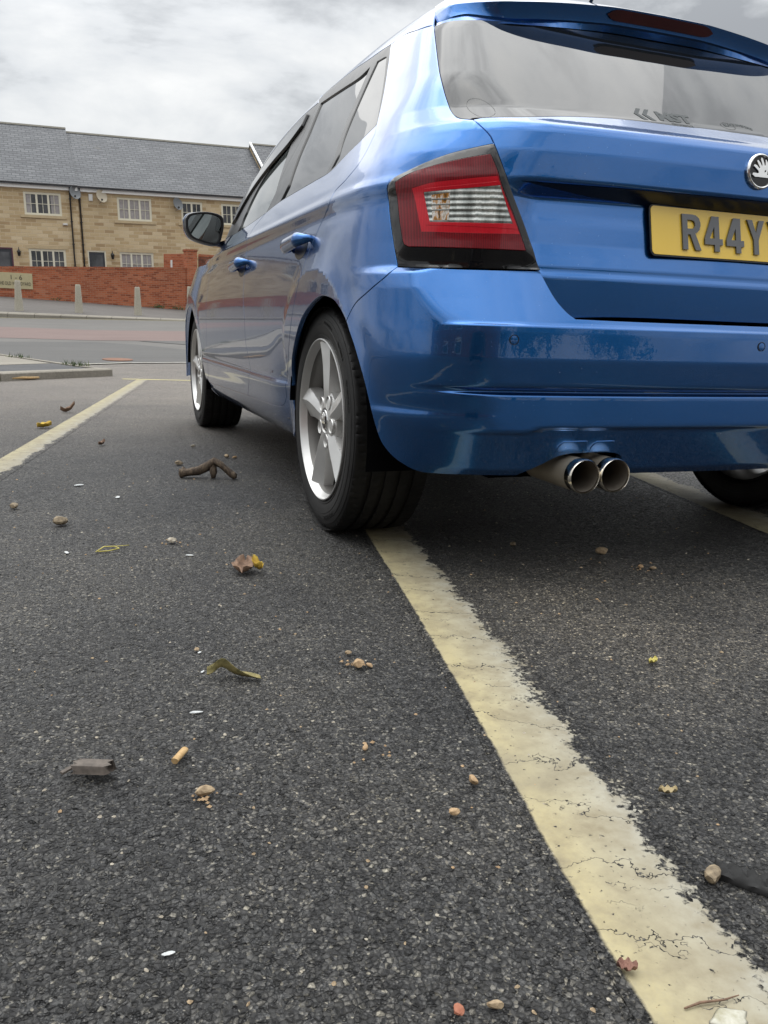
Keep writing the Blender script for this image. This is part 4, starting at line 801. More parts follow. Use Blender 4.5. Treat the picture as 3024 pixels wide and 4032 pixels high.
# --- side of the body with the rear wing, sill and C-pillar
SA=G_['arch'][-1][0]
arch_out=chain(G_['shut_top'][2:],G_['shut_gate'][:4],[G_['shut_gate'][3],G_['lamp_top'][0]],G_['lamp_top'],G_['lamp_corner'],G_['lamp_left'],G_['bshut'],G_['arch'],
  [G_['arch'][-1],(SA+.012,.250),(SA+.045,.214),(SA+.11,.203)],[(SA+.11,.203),(1.3,.203),(2.20,.203)],[(2.20,.203),(2.262,.232),(2.255,.262),(2.1898,.2714)],[door_b[3],door_b[2],door_b[1],door_b[0]],G_['rdoor_rear'],G_['win_right'],G_['seam'])
for sd in 'LR':
    panel('body_side',car,PB,arch_out,side=sd,depth=.014)
    rd=panel('rear_door',car,PB,chain([door_b[0],door_b[1]],G_['bpillar'],rev('win_bot_r'),rev('rdoor_rear')),side=sd)
    fd=panel('front_door',car,PB,chain(rev('bpillar'),[door_b[1],door_b[2],door_b[3]],G_['front_shut'],[G_['front_shut'][-1],(2.105,.75),(2.14,.86),(2.22,.925),(2.20,.931)],[(2.20,.931),(1.8703,.9296),(1.5612,.9208),(1.2522,.9263),(1.0147,.9377)]),side=sd)
    fr_=panel('window_frame',rd,M['satin_black'],chain(G_['win_bot_r'],split,wtop[::-1],rev('win_right')),holes=[chain(G_['glass_r'][:1]+G_['glass_r'][1:4],G_['glass_r'][3:7],G_['glass_r'][6:10],G_['glass_r'][9:]+G_['glass_r'][:1]),chain(G_['glass_q'][:3],G_['glass_q'][2:4],G_['glass_q'][3:6],G_['glass_q'][5:7],G_['glass_q'][6:]+G_['glass_q'][:1])],side=sd,gap=.0015,off=-.001,depth=.012)
    gr=chain(G_['glass_r'][:4],G_['glass_r'][3:7],G_['glass_r'][6:10],G_['glass_r'][9:]+G_['glass_r'][:1]); gq=chain(G_['glass_q'][:3],G_['glass_q'][2:4],G_['glass_q'][3:6],G_['glass_q'][5:7],G_['glass_q'][6:]+G_['glass_q'][:1])
    panel('window_glass',rd,M['tinted_glass'],gr,side=sd,gap=-.004,off=-.006,depth=0); panel('quarter_glass',rd,M['tinted_glass'],gq,side=sd,gap=-.004,off=-.004,depth=0)
    gf=chain(G_['glass_f'][:3],G_['glass_f'][2:9],[G_['glass_f'][8],G_['glass_f'][9],G_['glass_f'][0]])
    panel('window_frame',fd,M['satin_black'],chain(split[::-1],[(1.0147,.9377),(1.2522,.9263),(1.5612,.9208),(1.8703,.9296),(2.20,.931)],[(2.20,.931),(2.30,.935)],apil[::-1]),holes=[gf],side=sd,gap=.0015,off=-.001,depth=.012)
    panel('window_glass',fd,M['clear_glass'],gf,side=sd,gap=-.004,off=-.006,depth=0)
    # smoked wind deflector along the top and front of the door glass
    wd=chain(*[yz(q_) for q_ in ([(1.12,1.252),(1.2233,1.212),(1.4309,1.172),(1.669,1.098),(1.80,1.00)],[(1.80,1.00),(1.86,.985)],[(1.86,.985),(1.93,1.07),(1.80,1.16),(1.50,1.25),(1.14,1.300)],[(1.14,1.300),(1.12,1.252)])])
    panel('wind_deflector',fd,M['gloss_black'],wd,side=sd,gap=0,off=.010,depth=.010)
    # front wing
    ar=[(2.67+.338*math.cos(t),.305+.338*math.sin(t)) for t in np.linspace(-.16,math.pi+.10,22)]
    fs_=G_['front_shut']
    panel('front_wing',car,PB,chain([(2.22,.925),(2.14,.86),(2.105,.75),fs_[-1]],fs_[::-1],[fs_[0],ar[-1]],ar[::-1],[ar[0],(3.18,.25)],[(3.18,.25),(3.28,.45),(3.20,.72)],[(3.20,.72),(2.9,.845),(2.5,.905),(2.22,.925)]),side=sd,depth=.005)
# --- rear bumper
xs_=lambda X,z:(-AL-(CX-X),z) if X<CX else (-AL+.0+(X-CX)*.98,z)
bump_half=[[(S0,.585),(-.70,.585),(-.5826,.5862)],rev('gate_low'),rev('lamp_bot'),G_['bshut'],G_['arch_b'],[G_['arch_b'][-1],(-.47,.2445),xs_(.545,.2445)],[xs_(.545,.2445),xs_(.50,.272),xs_(.465,.291),xs_(.435,.297)],[xs_(.435,.297),xs_(.335,.297),xs_(.310,.288),xs_(.303,.270)],[xs_(.303,.270),xs_(.301,.2442)],[xs_(.301,.2442),(-.85,.244),(S0,.2435)]]
bump=chain(*bump_half,*[mir(s) for s in bump_half[::-1]])
cr=lambda *zs:[z+d for z in zs for d in (-.0022,.0022)]
rb=panel('rear_bumper',car,PB,bump,step=.0075,depth=.028,side='C',rows=cr(.352,.4265,.441,.5672))
# --- tailgate
gl=G_['glass_bot']
gate_half=[[(S0,gl[-1][1]),gl[-1]]+gl[::-1][1:-2],[gl[2],(-.3845,.984)],G_['shut_gate'],G_['gate_low'],[G_['gate_low'][-1],(-.70,.592),(S0,.592)]]
tg=panel('tailgate',car,PB,chain(*gate_half,*[mir(s) for s in gate_half[::-1]]),kd='gate',step=.009,side='C',depth=.016,rows=cr(.677,.831,.8635,.976))
st=G_['shut_top']
gh=[[(S0,1.318),(-.86,1.316),(-.70,1.304),(-.60,1.294),(-.53,1.289),(-.475,1.289),st[2]],st[2:],[st[-1],gl[1],gl[2]]+gl[3:],[gl[-1],(S0,gl[-1][1])]]
rw=panel('rear_window',tg,M['tinted_glass'],chain(*gh,*[mir(s) for s in gh[::-1]]),kd='gate',side='C',gap=.003,off=-.002,depth=.008,step=.012)
# faint stickers and the plugged wiper hole on the glass
def on_glass(name,verts,faces,s0,z0,mat,par,off=.0006,arc=None):
    q_=[]
    for x,y,_ in verts:
        if arc: a=x/arc; x,y=(arc+y)*math.sin(a),(arc+y)*math.cos(a)-arc
        q_.append((-AL-(CX-abs(s0+x)) if s0+x<0 else 2*S0-(-AL-(CX-abs(s0+x))),z0+y*.78))
    q_=np.array(q_); P_,N_=wrapLR(q_[:,0],q_[:,1],'gate'); P_=P_+N_*(off-.002); return mesh_obj(name,P_,faces,mat,par)
for tx,sz,x,z,arc in (('MST',.040,-.145,1.0445,None),('PERFORMANCE',.0085,-.135,1.0265,None),('BLACKWIPERS',.0135,.040,1.050,.11)):
    tv,tf=text_mesh(tx,sz,.0,bold=sz*(.055 if tx=='MST' else .02)); on_glass('window_sticker',[(a*(1.25 if tx=='MST' else 1.),b,c) for a,b,c in tv],tf,x,z,M['sticker_grey'],rw,arc=arc)
for k_ in (0,1):
    tv,tf=shape_mesh([[(k_*.022,.0),(k_*.022+.016,.02),(k_*.022+.028,.02),(k_*.022+.012,0),(k_*.022+.028,-.02),(k_*.022+.016,-.02)]],.0); on_glass('window_sticker',tv,tf,-.252,1.0445,M['sticker_grey'],rw)
tv,tf=shape_mesh([[(.021*math.cos(t),.013*math.sin(t)) for t in np.linspace(0,6.283,30,endpoint=False)],[(.0197*math.cos(t),.0118*math.sin(t)) for t in np.linspace(0,6.283,30,endpoint=False)]],.0); on_glass('wiper_plug',tv,tf,.008,1.043,M['seal_black'],rw)
tv,tf=shape_mesh([[(.030*math.cos(t),.034*math.sin(t)) for t in np.linspace(0,6.283,30,endpoint=False)],[(.0293*math.cos(t),.0333*math.sin(t)) for t in np.linspace(0,6.283,30,endpoint=False)]],.0); on_glass('window_sticker',tv,tf,-.640,1.018,M['seal_black'],rw)
# --- roof, screen, bonnet
def XY(L): 
    P=wrap(np.array([p[0] for p in L]),np.array([p[1] for p in L])); return [(float(a),float(b)) for a,b in P[:,:2]]
ra=XY([st[0],st[1],st[2]]); rs=XY(rev('seam')); rw_=XY(wtop); rp=XY(apil[:4]); ye=rp[-1][1]
rh=[[(0,.02),(.25,.02),ra[0]],ra,rs,rw_,rp,[rp[-1],(.45,ye+.07),(.2,ye+.10),(0,ye+.105)]]
mx_=lambda L:[(-a,b) for a,b in L][::-1]
panel('roof',car,PB,chain(*rh,*[mx_(s) for s in rh[::-1]],step=.01),param='roof',side='C',step=.013,depth=.008)
ws=XY(apil[3:7]); wh=[[(0,ye+.105),(.2,ye+.10),(.45,ye+.07),rp[-1]],ws,[ws[-1],(.55,2.42),(.3,2.50),(0,2.53)]]
panel('windscreen',car,M['clear_glass'],chain(*wh,*[mx_(s) for s in wh[::-1]],step=.012),param='roof',side='C',step=.02,depth=.008)
bh=[[(0,2.54),(.3,2.51),(.56,2.43),(.72,2.30)],[(.72,2.30),(.74,2.7),(.66,3.05),(.45,3.16),(0,3.2)]]
panel('bonnet',car,PB,chain(*bh,*[mx_(s) for s in bh[::-1]],step=.012),param='roof',side='C',step=.02,depth=.012)
# --- roof spoiler with the high brake light
A_=[(0,.02),(.12,.02),(.24,.02),(.34,.019),(.42,.018),(.47,.015),(.50,.012),(.522,.009),(.537,.006)]
Az=roofpt(np.array([p[0] for p in A_]),np.array([p[1] for p in A_]))
Bp=[(0,-.227,1.357),(.12,-.2255,1.3565),(.24,-.2195,1.351),(.34,-.2135,1.343),(.42,-.20,1.337),(.485,-.168,1.336),(.522,-.142,1.336),(.55,-.117,1.334),(.564,-.058,1.3265)]
Dp=[(0,-.2,1.3066),(.12,-.197,1.3075),(.24,-.2,1.301),(.34,-.206,1.292),(.42,-.21,1.284),(.485,-.2015,1.2795),(.522,-.179,1.281),(.555,-.158,1.2735),(.5815,-.103,1.288)]
def spl(P,n=40):
    P=np.array(P); k=np.linspace(0,1,len(P)); t=np.linspace(0,1,n); return np.column_stack([pchip(k,P[:,i],t) for i in range(P.shape[1])])
A3,B3,D3=spl(Az),spl(Bp),spl(Dp); rings=[]
for a_,b_,d_ in zip(A3,B3,D3):
    b_=np.array(b_);d_=np.array(d_);a_=np.array(a_); e_=min(1,max(.15,(.54-b_[0])/.12)); m=b_+np.array([0,.014,-.036])*e_+(d_-b_)*(1-e_)*.5; top=(a_+b_)/2+np.array([0,0,.012])
    q1=b_+(a_-b_)*.05+np.array([0,0,.002]); q0=a_*.5+top*.5+np.array([0,0,.003])
    q2=b_+(m-b_)*.10
    m2=m+(d_-m)*.07+np.array([0,.004,0])
    rings.append([a_,q0,top,q1+(top-q1)*.25,q1,b_,q2,q2+(m-q2)*.5+np.array([0,.002,0]),m-(m-q2)*.06,m2,d_*.5+m2*.5,d_])
Lr=[[(-x,y,z) for x,y,z in r] for r in rings[::-1]]+[[(x,y,z) for x,y,z in r] for r in rings[1:]]
mb=MB().loft(Lr,closed=False,caps=False); sp=mb.build('spoiler',PB,tg,smooth=24)
# brake light: dark red strip let into the spoiler face
def on_spoiler(x,f):
    """point on the spoiler's rear face, f=0 at the top edge .. 1 at its lower edge"""
    i=np.interp(abs(x),B3[:,0],np.arange(len(B3))); i0=int(i); r=i-i0; i1=min(i0+1,len(B3)-1)
    R_=lambda k:np.array(rings[i0][k])*(1-r)+np.array(rings[i1][k])*r
    p=R_(6)*(1-f)+R_(8)*f if f>=0 else R_(5); p=p.copy(); p[0]=x; return p
bl=[]; n_=24
for i in range(n_+1):
    x=-.165+.33*i/n_; e_=min(1,min(i,n_-i)/2.2)**.5; h0,h1=.42-.42*e_*.9,.42+.42*e_*.95
    bl.append([tuple(on_spoiler(x,f)+np.array([0,-.0035,0])) for f in np.linspace(h0,h1,5)])
v=[p for r in bl for p in r]; f=[(i*5+j,i*5+j+1,(i+1)*5+j+1,(i+1)*5+j) for i in range(n_) for j in range(4)]
br=mesh_obj('brake_light',v,[q_[::-1] for q_ in f],M['red_dark'],sp,smooth=True)
# --- tail lamps
lamp_out=chain(G_['lamp_top'],G_['lamp_corner'],G_['lamp_left'],G_['lamp_bot'],[G_['shut_gate'][6],G_['shut_gate'][5],G_['shut_gate'][4],G_['shut_gate'][3],G_['lamp_top'][0]])
ln=G_['lens']; lens_o=chain(ln[:6],ln[5:8]+ln[8:10],ln[9:13],ln[12:15],[ln[14],ln[15],ln[0]])
cl=G_['clear']; clear_o=chain(cl[:5],cl[4:7],cl[6:10],[cl[9],cl[10],cl[0]]); go,gi=G_['guide_out'],G_['guide_in']
gout=chain(go[:4],go[3:5],go[4:7],[go[6],go[0]]); gin=chain(gi[:3],gi[2:4],gi[3:6],[gi[5],gi[0]])
lens_s=shrink(lens_o,0); out_s=shrink(lamp_out,.002)
ramp_off=lambda v2:.011*np.clip(1-seg_dist(v2,lens_s)/.030,0,1)
for sd in 'LR':
    hs=panel('tail_lamp',car,M['gloss_black'],lamp_out,side=sd,holes=[lens_o],off=ramp_off,facet=30,step=.006,hole_lip=False,depth=.014)
    panel('red_lens',hs,M['red_lens'],lens_o,side=sd,holes=[gout],off=.0115,gap=0,step=.008,depth=.004,rnd=.001)
    panel('light_guide',hs,M['red_bright'],gout,side=sd,holes=[gin],off=.0112,gap=0,step=.008,depth=.0)
    panel('red_lens',hs,M['red_bright'],gin,side=sd,holes=[clear_o],off=.0118,gap=0,step=.008,depth=.012,rnd=.0005)
    panel('clear_lens',hs,M['lamp_bowl'],clear_o,side=sd,off=.0110,gap=0,step=.006,depth=0)
    am=chain([(-.316,.828),(-.352,.832)],[(-.352,.832),(-.352,.776)],[(-.352,.776),(-.322,.776)],[(-.322,.776),(-.316,.828)])
    panel('indicator_reflector',hs,M['amber'],am,side=sd,off=.0114,gap=0,step=.006,depth=0)
    for z_ in (.797,.808,.819):   # clear bars moulded across the window
        panel('lens_bar',hs,M['lamp_bowl'],chain([(-.318,z_),(-.445,z_+.003)],[(-.445,z_+.003),(-.446,z_+.0005)],[(-.446,z_+.0005),(-.318,z_-.0022)],[(-.318,z_-.0022),(-.318,z_)]),side=sd,off=.0122,gap=0,step=.008,depth=.002,rnd=.0004)
# --- parking sensors
def disc_on(name,parent,s,z,r,mat,kd='body',off=.001,n=20):
    p,nn=wrapLR(np.array([s]),np.array([z]),kd); p=Vector(p[0]);nn=Vector(nn[0]).normalized(); q_=nn.to_track_quat('Z','Y').to_matrix().to_4x4()
    mb=MB(); rings=[[(rr*math.cos(t),rr*math.sin(t),zz) for t in np.linspace(0,2*math.pi,n,endpoint=False)] for rr,zz in ((r*1.22,-.003),(r*1.22,.0004),(r*1.08,.0004),(r*1.06,-.0012),(r,-.0012),(r*.97,.0003),(r*.5,.0007))]
    mb.loft(rings); mb.m=[1 if i<4*n else 0 for i in range(len(mb.f))]
    o=mb.build(name,[mat,M['seal_black']],parent,smooth=35); o.matrix_parent_inverse=Matrix(); o.matrix_local=Matrix.Translation(p+nn*off)@q_; return o
for s in (-.4667,S0,2*S0+.4667): disc_on('parking_sensor',rb,s,.5395,.0085,PB)
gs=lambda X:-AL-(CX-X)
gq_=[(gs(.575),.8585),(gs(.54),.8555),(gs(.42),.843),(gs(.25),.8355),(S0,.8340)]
panel('recess_shade_strip',tg,M['recess_shade_blue'],chain(gq_,mir(gq_),[(2*S0-gs(.575),.8585),(S0,.8605),(gs(.575),.8585)]),kd='gate',side='C',off=.0012,gap=0,depth=0,step=.006)  # dark strip added over the tailgate recess; its shade is put into the colour
# --- number plate
pl=Matrix.Translation((0,-.597,.783))@Matrix.Rotation(math.radians(90)-.2217,4,'X')
def rrect(w,h,r,n=6):
    o=[]
    for cx,cy,a0 in ((w/2-r,h/2-r,0),(-w/2+r,h/2-r,90),(-w/2+r,-h/2+r,180),(w/2-r,-h/2+r,270)): o+=[(cx+r*math.cos(math.radians(a0+90*i/n)),cy+r*math.sin(math.radians(a0+90*i/n))) for i in range(n+1)]
    return o
def placed(name,vf,mat,parent,mw,smooth=False):
    o=mesh_obj(name,vf[0],vf[1],mat,parent,smooth); o.matrix_local=mw; return o
v,f=shape_mesh([rrect(.522,.113,.012)],.003); npb=placed('number_plate',(v,f),M['seal_black'],tg,pl)
v,f=shape_mesh([rrect(.515,.106,.0095)],.0024); placed('plate_face',(v,f),M['plate_yellow'],npb,Matrix.Translation((0,0,.0014)))
R_=[[(0,0),(0,79),(27,79),(38,77.5),(46,72),(50,62),(50,56),(47,46),(41,40),(35,37),(50,0),(34.5,0),(21,34),(14,34),(14,0)],[(14,47),(26,47),(32,49),(35,54),(35,60),(32.5,64.5),(26,66.5),(14,66.5)]]
F4=[[(27,0),(27,15),(0,15),(0,28),(21,79),(34,79),(41,79),(41,29),(50,29),(50,15),(41,15),(41,0)],[(27,29),(27,56),(14,29)]]
Y_=[[(18,0),(18,33),(0,79),(15,79),(25,49),(35,79),(50,79),(32,33),(32,0)]]
ch=MB()
for i,g in enumerate((R_,F4,F4,Y_,Y_)):
    x0=-.1775+i*.061
    v,f=shape_mesh([[(x0+x*.001,(y-39.5)*.001) for x,y in L] for L in g],.005); ch.add(v,f)
cho=ch.build('plate_characters',M['plate_letter'],npb,loc=(0,0,.0045))
# --- round badge
eb=Matrix.Translation((0,-.6235,.921))@Matrix.Rotation(math.radians(90)-.09,4,'X')
def ringm(r0,r1,h,n=40):
    mb=MB(); sec=[(r1,-.003),(r1,h*.4),(r1-(r1-r0)*.2,h*.85),((r0+r1)/2,h),(r0+(r1-r0)*.2,h*.85),(r0,h*.3),(r0,-.003)]
    mb.loft([[(r*math.cos(t),r*math.sin(t),z) for r,z in sec] for t in np.linspace(0,2*math.pi,n,endpoint=False)]+[[(r,0,z) for r,z in sec]],caps=False); return mb.v,mb.f
bd=placed('badge',ringm(.0320,.0385,.006),M['chrome'],tg,eb,smooth=40); v,f=shape_mesh([[(.0325*math.cos(t),.0325*math.sin(t)) for t in np.linspace(0,2*math.pi,40,endpoint=False)]],.003); placed('badge_disc',(v,f),M['gloss_black'],bd,Matrix.Translation((0,0,.0002)))
arrow=[[(-27,-9),(-20,-13),(-13,-12.5),(12,-12.5),(20,-12.5),(20,-6),(13,-7.5),(14,0),(17,8),(15,17),(9,25),(7.5,24),(8,14),(6,9),(3,18),(-1.5,26.5),(-4.5,28.5),(-5.5,24),(-1,14),(-1.5,9),(-8,18),(-13.5,22.5),(-16.5,21),(-12,14),(-7,7.5),(-9,4.5),(-17,11.5),(-23,12.5),(-24.5,9.5),(-19,6),(-12,1),(-9.5,-4),(-13,-6),(-19,-5),(-26,-5.5)],[(7,-3),(10,-1),(11,2),(8.5,4),(5.5,2),(5,-1)]]
v,f=shape_mesh([[(x*.001,y*.001) for x,y in L] for L in arrow],.003,.0006); placed('winged_emblem',(v,f),M['chrome'],bd,Matrix.Translation((.003,0,.0028)))
# --- door handles
def handle(parent,y0,y1,z,sd):
    mb=MB(); rings=[]; n=14; N_=16
    for i in range(N_+1):
        t=i/N_; y=y0+(y1-y0)*t; x=float(Wside(np.array([y]),np.array([z]))[0]); e_=min(1.,math.sin(math.pi*min(max(t*.92+.06,0),1))*1.9)
        hh=(.0185+.003*(1-t))*(.35+.65*min(1,e_)); ou=.004+.035*min(1,e_); th=.014+.003*e_
        zc=z+.010*(t-.5)
        rings.append([(sd*(x+ou-th*.5+th*.75*math.cos(a)*(1 if math.cos(a)>0 else .8)),y,zc+hh*math.sin(a)*(1-.15*math.cos(a))) for a in np.linspace(0,2*math.pi,n,endpoint=False)])
    mb.loft(rings); h=mb.build('handle',PB,parent,smooth=60)
    # dark oval laid on the door skin, standing in for the shaded recess
    mb=MB(); q_=[]
    for rr,dz in ((1,.0006),(.86,.0012),(.6,.0014),(.02,.0016)):
        q_.append([])
        for a in np.linspace(0,2*math.pi,26,endpoint=False):
            yy=(y0+y1)/2+.070*rr*math.cos(a)-.005; zz=z-.008+.036*rr*math.sin(a); x=float(Wside(np.array([yy]),np.array([zz]))[0]); q_[-1].append((sd*(x+dz),yy,zz))
    mb.loft(q_,caps=False); mb.build('handle_cup_shade',M['satin_black'],h,smooth=True)
for o in list(car.children):
    if o.name.startswith('rear_door'): handle(o,.265,.065,.780,-1 if o.data.vertices[0].co.x<0 else 1)
    if o.name.startswith('front_door'): handle(o,1.135,.935,.773,-1 if o.data.vertices[0].co.x<0 else 1)
# --- door mirrors
mo=[(-.960,1.010),(-.945,1.031),(-.905,1.043),(-.862,1.047),(-.815,1.041),(-.793,1.025),(-.790,.995),(-.800,.945),(-.812,.915),(-.835,.907),(-.880,.914),(-.932,.930),(-.950,.950),(-.960,.980)]
mo=[tuple(p) for p in spl(mo+[mo[0]],43)[:-1]]; mc=np.mean(mo,0)
def mring(k,y,dx=0,dz=0): return [((p[0]-mc[0])*k+mc[0]+dx,y,(p[1]-mc[1])*k+mc[1]+dz) for p in mo]
for sd in (1,-1):
    fl=lambda R_:[[(sd*x,y,z) for x,y,z in r] for r in R_]
    mb=MB().loft(fl([mring(.865,1.812),mring(.90,1.797),mring(1.0,1.797),mring(1.03,1.805),mring(1.05,1.83),mring(1.03,1.87),mring(.90,1.915,0,.0),mring(.62,1.945),mring(.2,1.955)]))
    h=mb.build('door_mirror',M['satin_black'],car,smooth=45)
    MB().loft(fl([mring(1.052,1.832,-.0015),mring(1.062,1.845,-.002,.002),mring(1.045,1.873,-.002,.002),mring(.915,1.918,-.002,.003),mring(.63,1.948,0,.003),mring(.2,1.959)]),caps=True).build('mirror_cap',PB,h,smooth=50)
    mg=[(sd*x,y,z) for x,y,z in mring(.87,1.803)]; ctr=Vector((sd*mc[0],1.806,mc[1])); MB().add([tuple(Vector(p)+Vector((0,(p[0]-ctr.x)*.05*sd+(p[2]-ctr.z)*.03,0))) for p in mg],[tuple(range(len(mg)))]).build('mirror_glass',M['mirror_silver'],h)
    MB().loft(fl([[(-.83+.03*math.cos(a)*1.2,1.86+.05*math.sin(a),.915+.0*a) for a in np.linspace(0,6.283,14,endpoint=False)],[(-.80+.03*math.cos(a)*1.2,1.87+.05*math.sin(a),.925+.014*math.cos(a)) for a in np.linspace(0,6.283,14,endpoint=False)],[(-.745+.02*math.cos(a),1.93+.06*math.sin(a),.935+.03*math.cos(a)) for a in np.linspace(0,6.283,14,endpoint=False)]])).build('mirror_arm',M['satin_black'],h,smooth=60)
# --- roof aerial
MB().tube([(0,.175,1.445),(0,.150,1.475),(0,.07,1.545),(0,-.0,1.60)],[.008,.006,.004,.003],8).build('aerial',M['satin_black'],car,smooth=True)
# --- twin exhaust
ex=MB()
for cx in (-.430,-.352):
    prof=[(.034,-.30),(.0365,-.52),(.0375,-.655),(.0386,-.670),(.0386,-.678),(.0362,-.6815),(.0338,-.677),(.0332,-.62),(.0335,-.45),(.001,-.44)]
    ex.loft([[(cx+r*math.cos(a),y,.2535+r*math.sin(a)) for a in np.linspace(0,2*math.pi,36,endpoint=False)] for r,y in prof],caps=False,m=0)
ex.m=[]
for cx in range(2): ex.m+=[0]*36*2+[1]*36*4+[2]*36*3
ex.build('exhaust_pipe',[M['exhaust_steel'],M['exhaust_lip'],M['exhaust_inside']],car,smooth=50)
for xa,xb in ((.405,.476),(.338,.396)):
    ca=lambda x,z:(-AL-(CX-x),z)
    panel('exhaust_trim',rb,PB,chain([ca(xb,.303),ca(xb-.002,.312),ca(xb-.012,.3245)],[ca(xb-.012,.3245),ca(xa+.004,.3255)],[ca(xa+.004,.3255),ca(xa,.318),ca(xa,.303)],[ca(xa,.303),ca(xb,.303)]),off=.002,gap=0,step=.006,depth=.004,rnd=.002)
# --- dark inner structure, arches and underside
def shell(name,outline,kd,off,side): panel(name,car,M['deep_black'],outline,kd=kd,off=off,gap=0,depth=0,step=.04,side=side)
for sd in 'LR':
    shell('inner_frame',chain([(-.30,.66),(.2,.66),(.6,.66),(.62,.40),(.62,.23)],[(.62,.23),(2.1,.23)],[(2.1,.23),(2.15,.66),(2.3,.90)],[(2.3,.90),*yz([(2.2,1.04),(1.8,1.24),(1.3,1.31),(.45,1.30)]),(-.15,1.22)],[(-.15,1.22),(-.22,1.12),(-.30,.98)],[(-.30,.98),(-.30,.66)],step=.04),'body',-.020,sd)
sh=[[(S0,.35),(-.35,.35)],[(-.35,.35),(-.28,.6),(-.29,1.0)],[(-.29,1.0),(-.25,1.12),(-.22,1.22)],[(-.22,1.22),(-.5,1.25),(S0+.3,1.26),(S0,1.265)]]
shell('inner_frame',chain(*sh,*[mir(s) for s in sh[::-1]],step=.04),'gate',-.030,'C')
MB().box(-.56,.56,-.48,2.95,.22,.42).box(-.60,.60,.40,2.12,.165,.40).box(-.74,.74,.42,2.05,.205,.40).box(-.60,.60,-.52,-.40,.25,.5).box(.05,.5,-.50,-.25,.24,.30).build('underbody',M['deep_black'],car)
for yc in (-.03,2.47):
    for sg in (-1,1):
        mb=MB(); rings=[]
        for X in (.44,.835): rings.append([(sg*X,yc+.372*math.cos(a),.30+.362*math.sin(a)) for a in np.linspace(.08,math.pi+.2,26)])
        mb.loft(rings,closed=False,caps=False); mb.add([(sg*.44,yc-.30,.23),(sg*.44,yc+.38,.23),(sg*.44,yc+.38,.68),(sg*.44,yc-.30,.68)],[(0,1,2,3)])
        mb.build('wheel_arch_liner',M['liner_black'],car)
# ---------------------------------------------------------------- wheels (axis along x, outer face towards -x)
def lathe(prof,n=96,mod=None):
    """prof: list of (x, r); mod(angle, x, r) may alter the radius"""
    v=[];f=[];m=len(prof)
    for i in range(n):
        a=2*math.pi*i/n
        for x,r in prof:
            rr=mod(a,x,r) if mod else r; v.append((x,rr*math.cos(a),rr*math.sin(a)))
    for i in range(n):
        for j in range(m-1): f.append((i*m+j,i*m+j+1,((i+1)%n)*m+j+1,((i+1)%n)*m+j))
    return v,f
XO=-.8365; TR=.3045
def tread_mod(a,x,r):
    t=(x-XO)/.215
    if t<.035 or t>.965 or r<TR-.012: return r
    s=0.
    for k0,k1,ph,n in ((.035,.20,0,84),(.80,.965,.5,84)):
        if k0<=t<=k1:
            u=(a/(2*math.pi)*n+ph+ (t-k0)*1.2)%1; s=.003 if u<.10 else 0
    for k0,k1,n in ((.27,.45,60),(.55,.73,60)):
        if k0<=t<=k1:
            u=(a/(2*math.pi)*n+(t-k0)*4)%1; s=.003 if u<.08 else 0
    return r-s
prof=[(XO+.030,.2130),(XO+.014,.2150),(XO+.007,.2215),(XO+.0045,.2290),(XO+.0060,.2300),(XO+.0048,.2325),(XO+.0015,.2450),(XO+.0005,.2560),(XO+.0017,.2570),(XO+.0010,.2585),(XO+.0040,.2725),(XO+.0052,.2730),(XO+.0056,.2755),(XO+.0090,.2850),(XO+.0105,.2852),(XO+.0115,.2875),(XO+.0170,.2955),(XO+.0250,.3000)]
tr=[(.036,.3022),(.05,TR-.0008)]
for i in np.linspace(.07,.19,5): tr.append((i,TR-.0004))
for c in (.235,.41,.59,.765): tr+=[(c-.030,TR-.0002),(c-.026,TR-.0072),(c+.026,TR-.0072),(c+.030,TR-.0002)] 
tr=sorted(tr+[(i,TR) for i in (.30,.34,.47,.5,.53,.66,.70)]+[(i,TR-.0004) for i in (.81,.85,.89,.93)]+[(.95,TR-.0008),(.964,.3022)])
prof+=[(XO+.215*a,b) for a,b in tr]; prof+=[(2*XO+.215-x,r) for x,r in prof[:18][::-1]]
tyre_vf=lathe(prof,432,tread_mod)
rimp=[(XO+.020,.2165),(XO+.006,.2200),(XO+.002,.2195),(XO+.001,.2165),(XO+.004,.2135),(XO+.012,.2110),(XO+.022,.2040),(XO+.04,.1985),(XO+.10,.190),(XO+.17,.195),(XO+.20,.212)]
rim_vf=lathe(rimp,120)
def spoke_mesh():
    mb=MB()
    ang0=[math.radians(90-(83+72*k)) for k in range(5)]   # measured in the y-z plane, towards +z
    for a0 in ang0:
        # local frame: radial e, tangential t (t>0 = clockwise seen from outside)
        secs=[]
        for r in np.linspace(.045,.2125,18):
            u=(r-.045)/.1675
            wl=np.interp(u,[0,.25,.55,1],[.024,.026,.028,.034]); wr=np.interp(u,[0,.25,.55,1],[.024,.028,.038,.056]); ridge=np.interp(u,[0,.3,.75,1],[-.004,-.006,-.003,.004]) ; shift=-.004*math.sin(u*2.2)
            xf=np.interp(u,[0,.22,.6,.9,1],[.0175,.0135,.0125,.010,.0085]); dl=.006+.010*u; dr=.007+.016*u; deep=np.interp(u,[0,.5,1],[.055,.05,.045])
            pts=[(-wl-.004,xf+deep),(-wl,xf+dl),(-wl*.80,xf+dl*.72),(ridge-.0022,xf+.0002),(ridge,xf-.0004),(ridge+.0022,xf+.0006),(wr*.82,xf+dr*.80),(wr,xf+dr),(wr+.006,xf+deep)]
            secs.append([(XO+x,r*math.sin(a0+0)+ (t+shift)*math.cos(a0),r*math.cos(a0)-(t+shift)*math.sin(a0)) for t,x in pts])
        mb.loft(secs,closed=False,caps=False)
    return mb
sm=spoke_mesh()
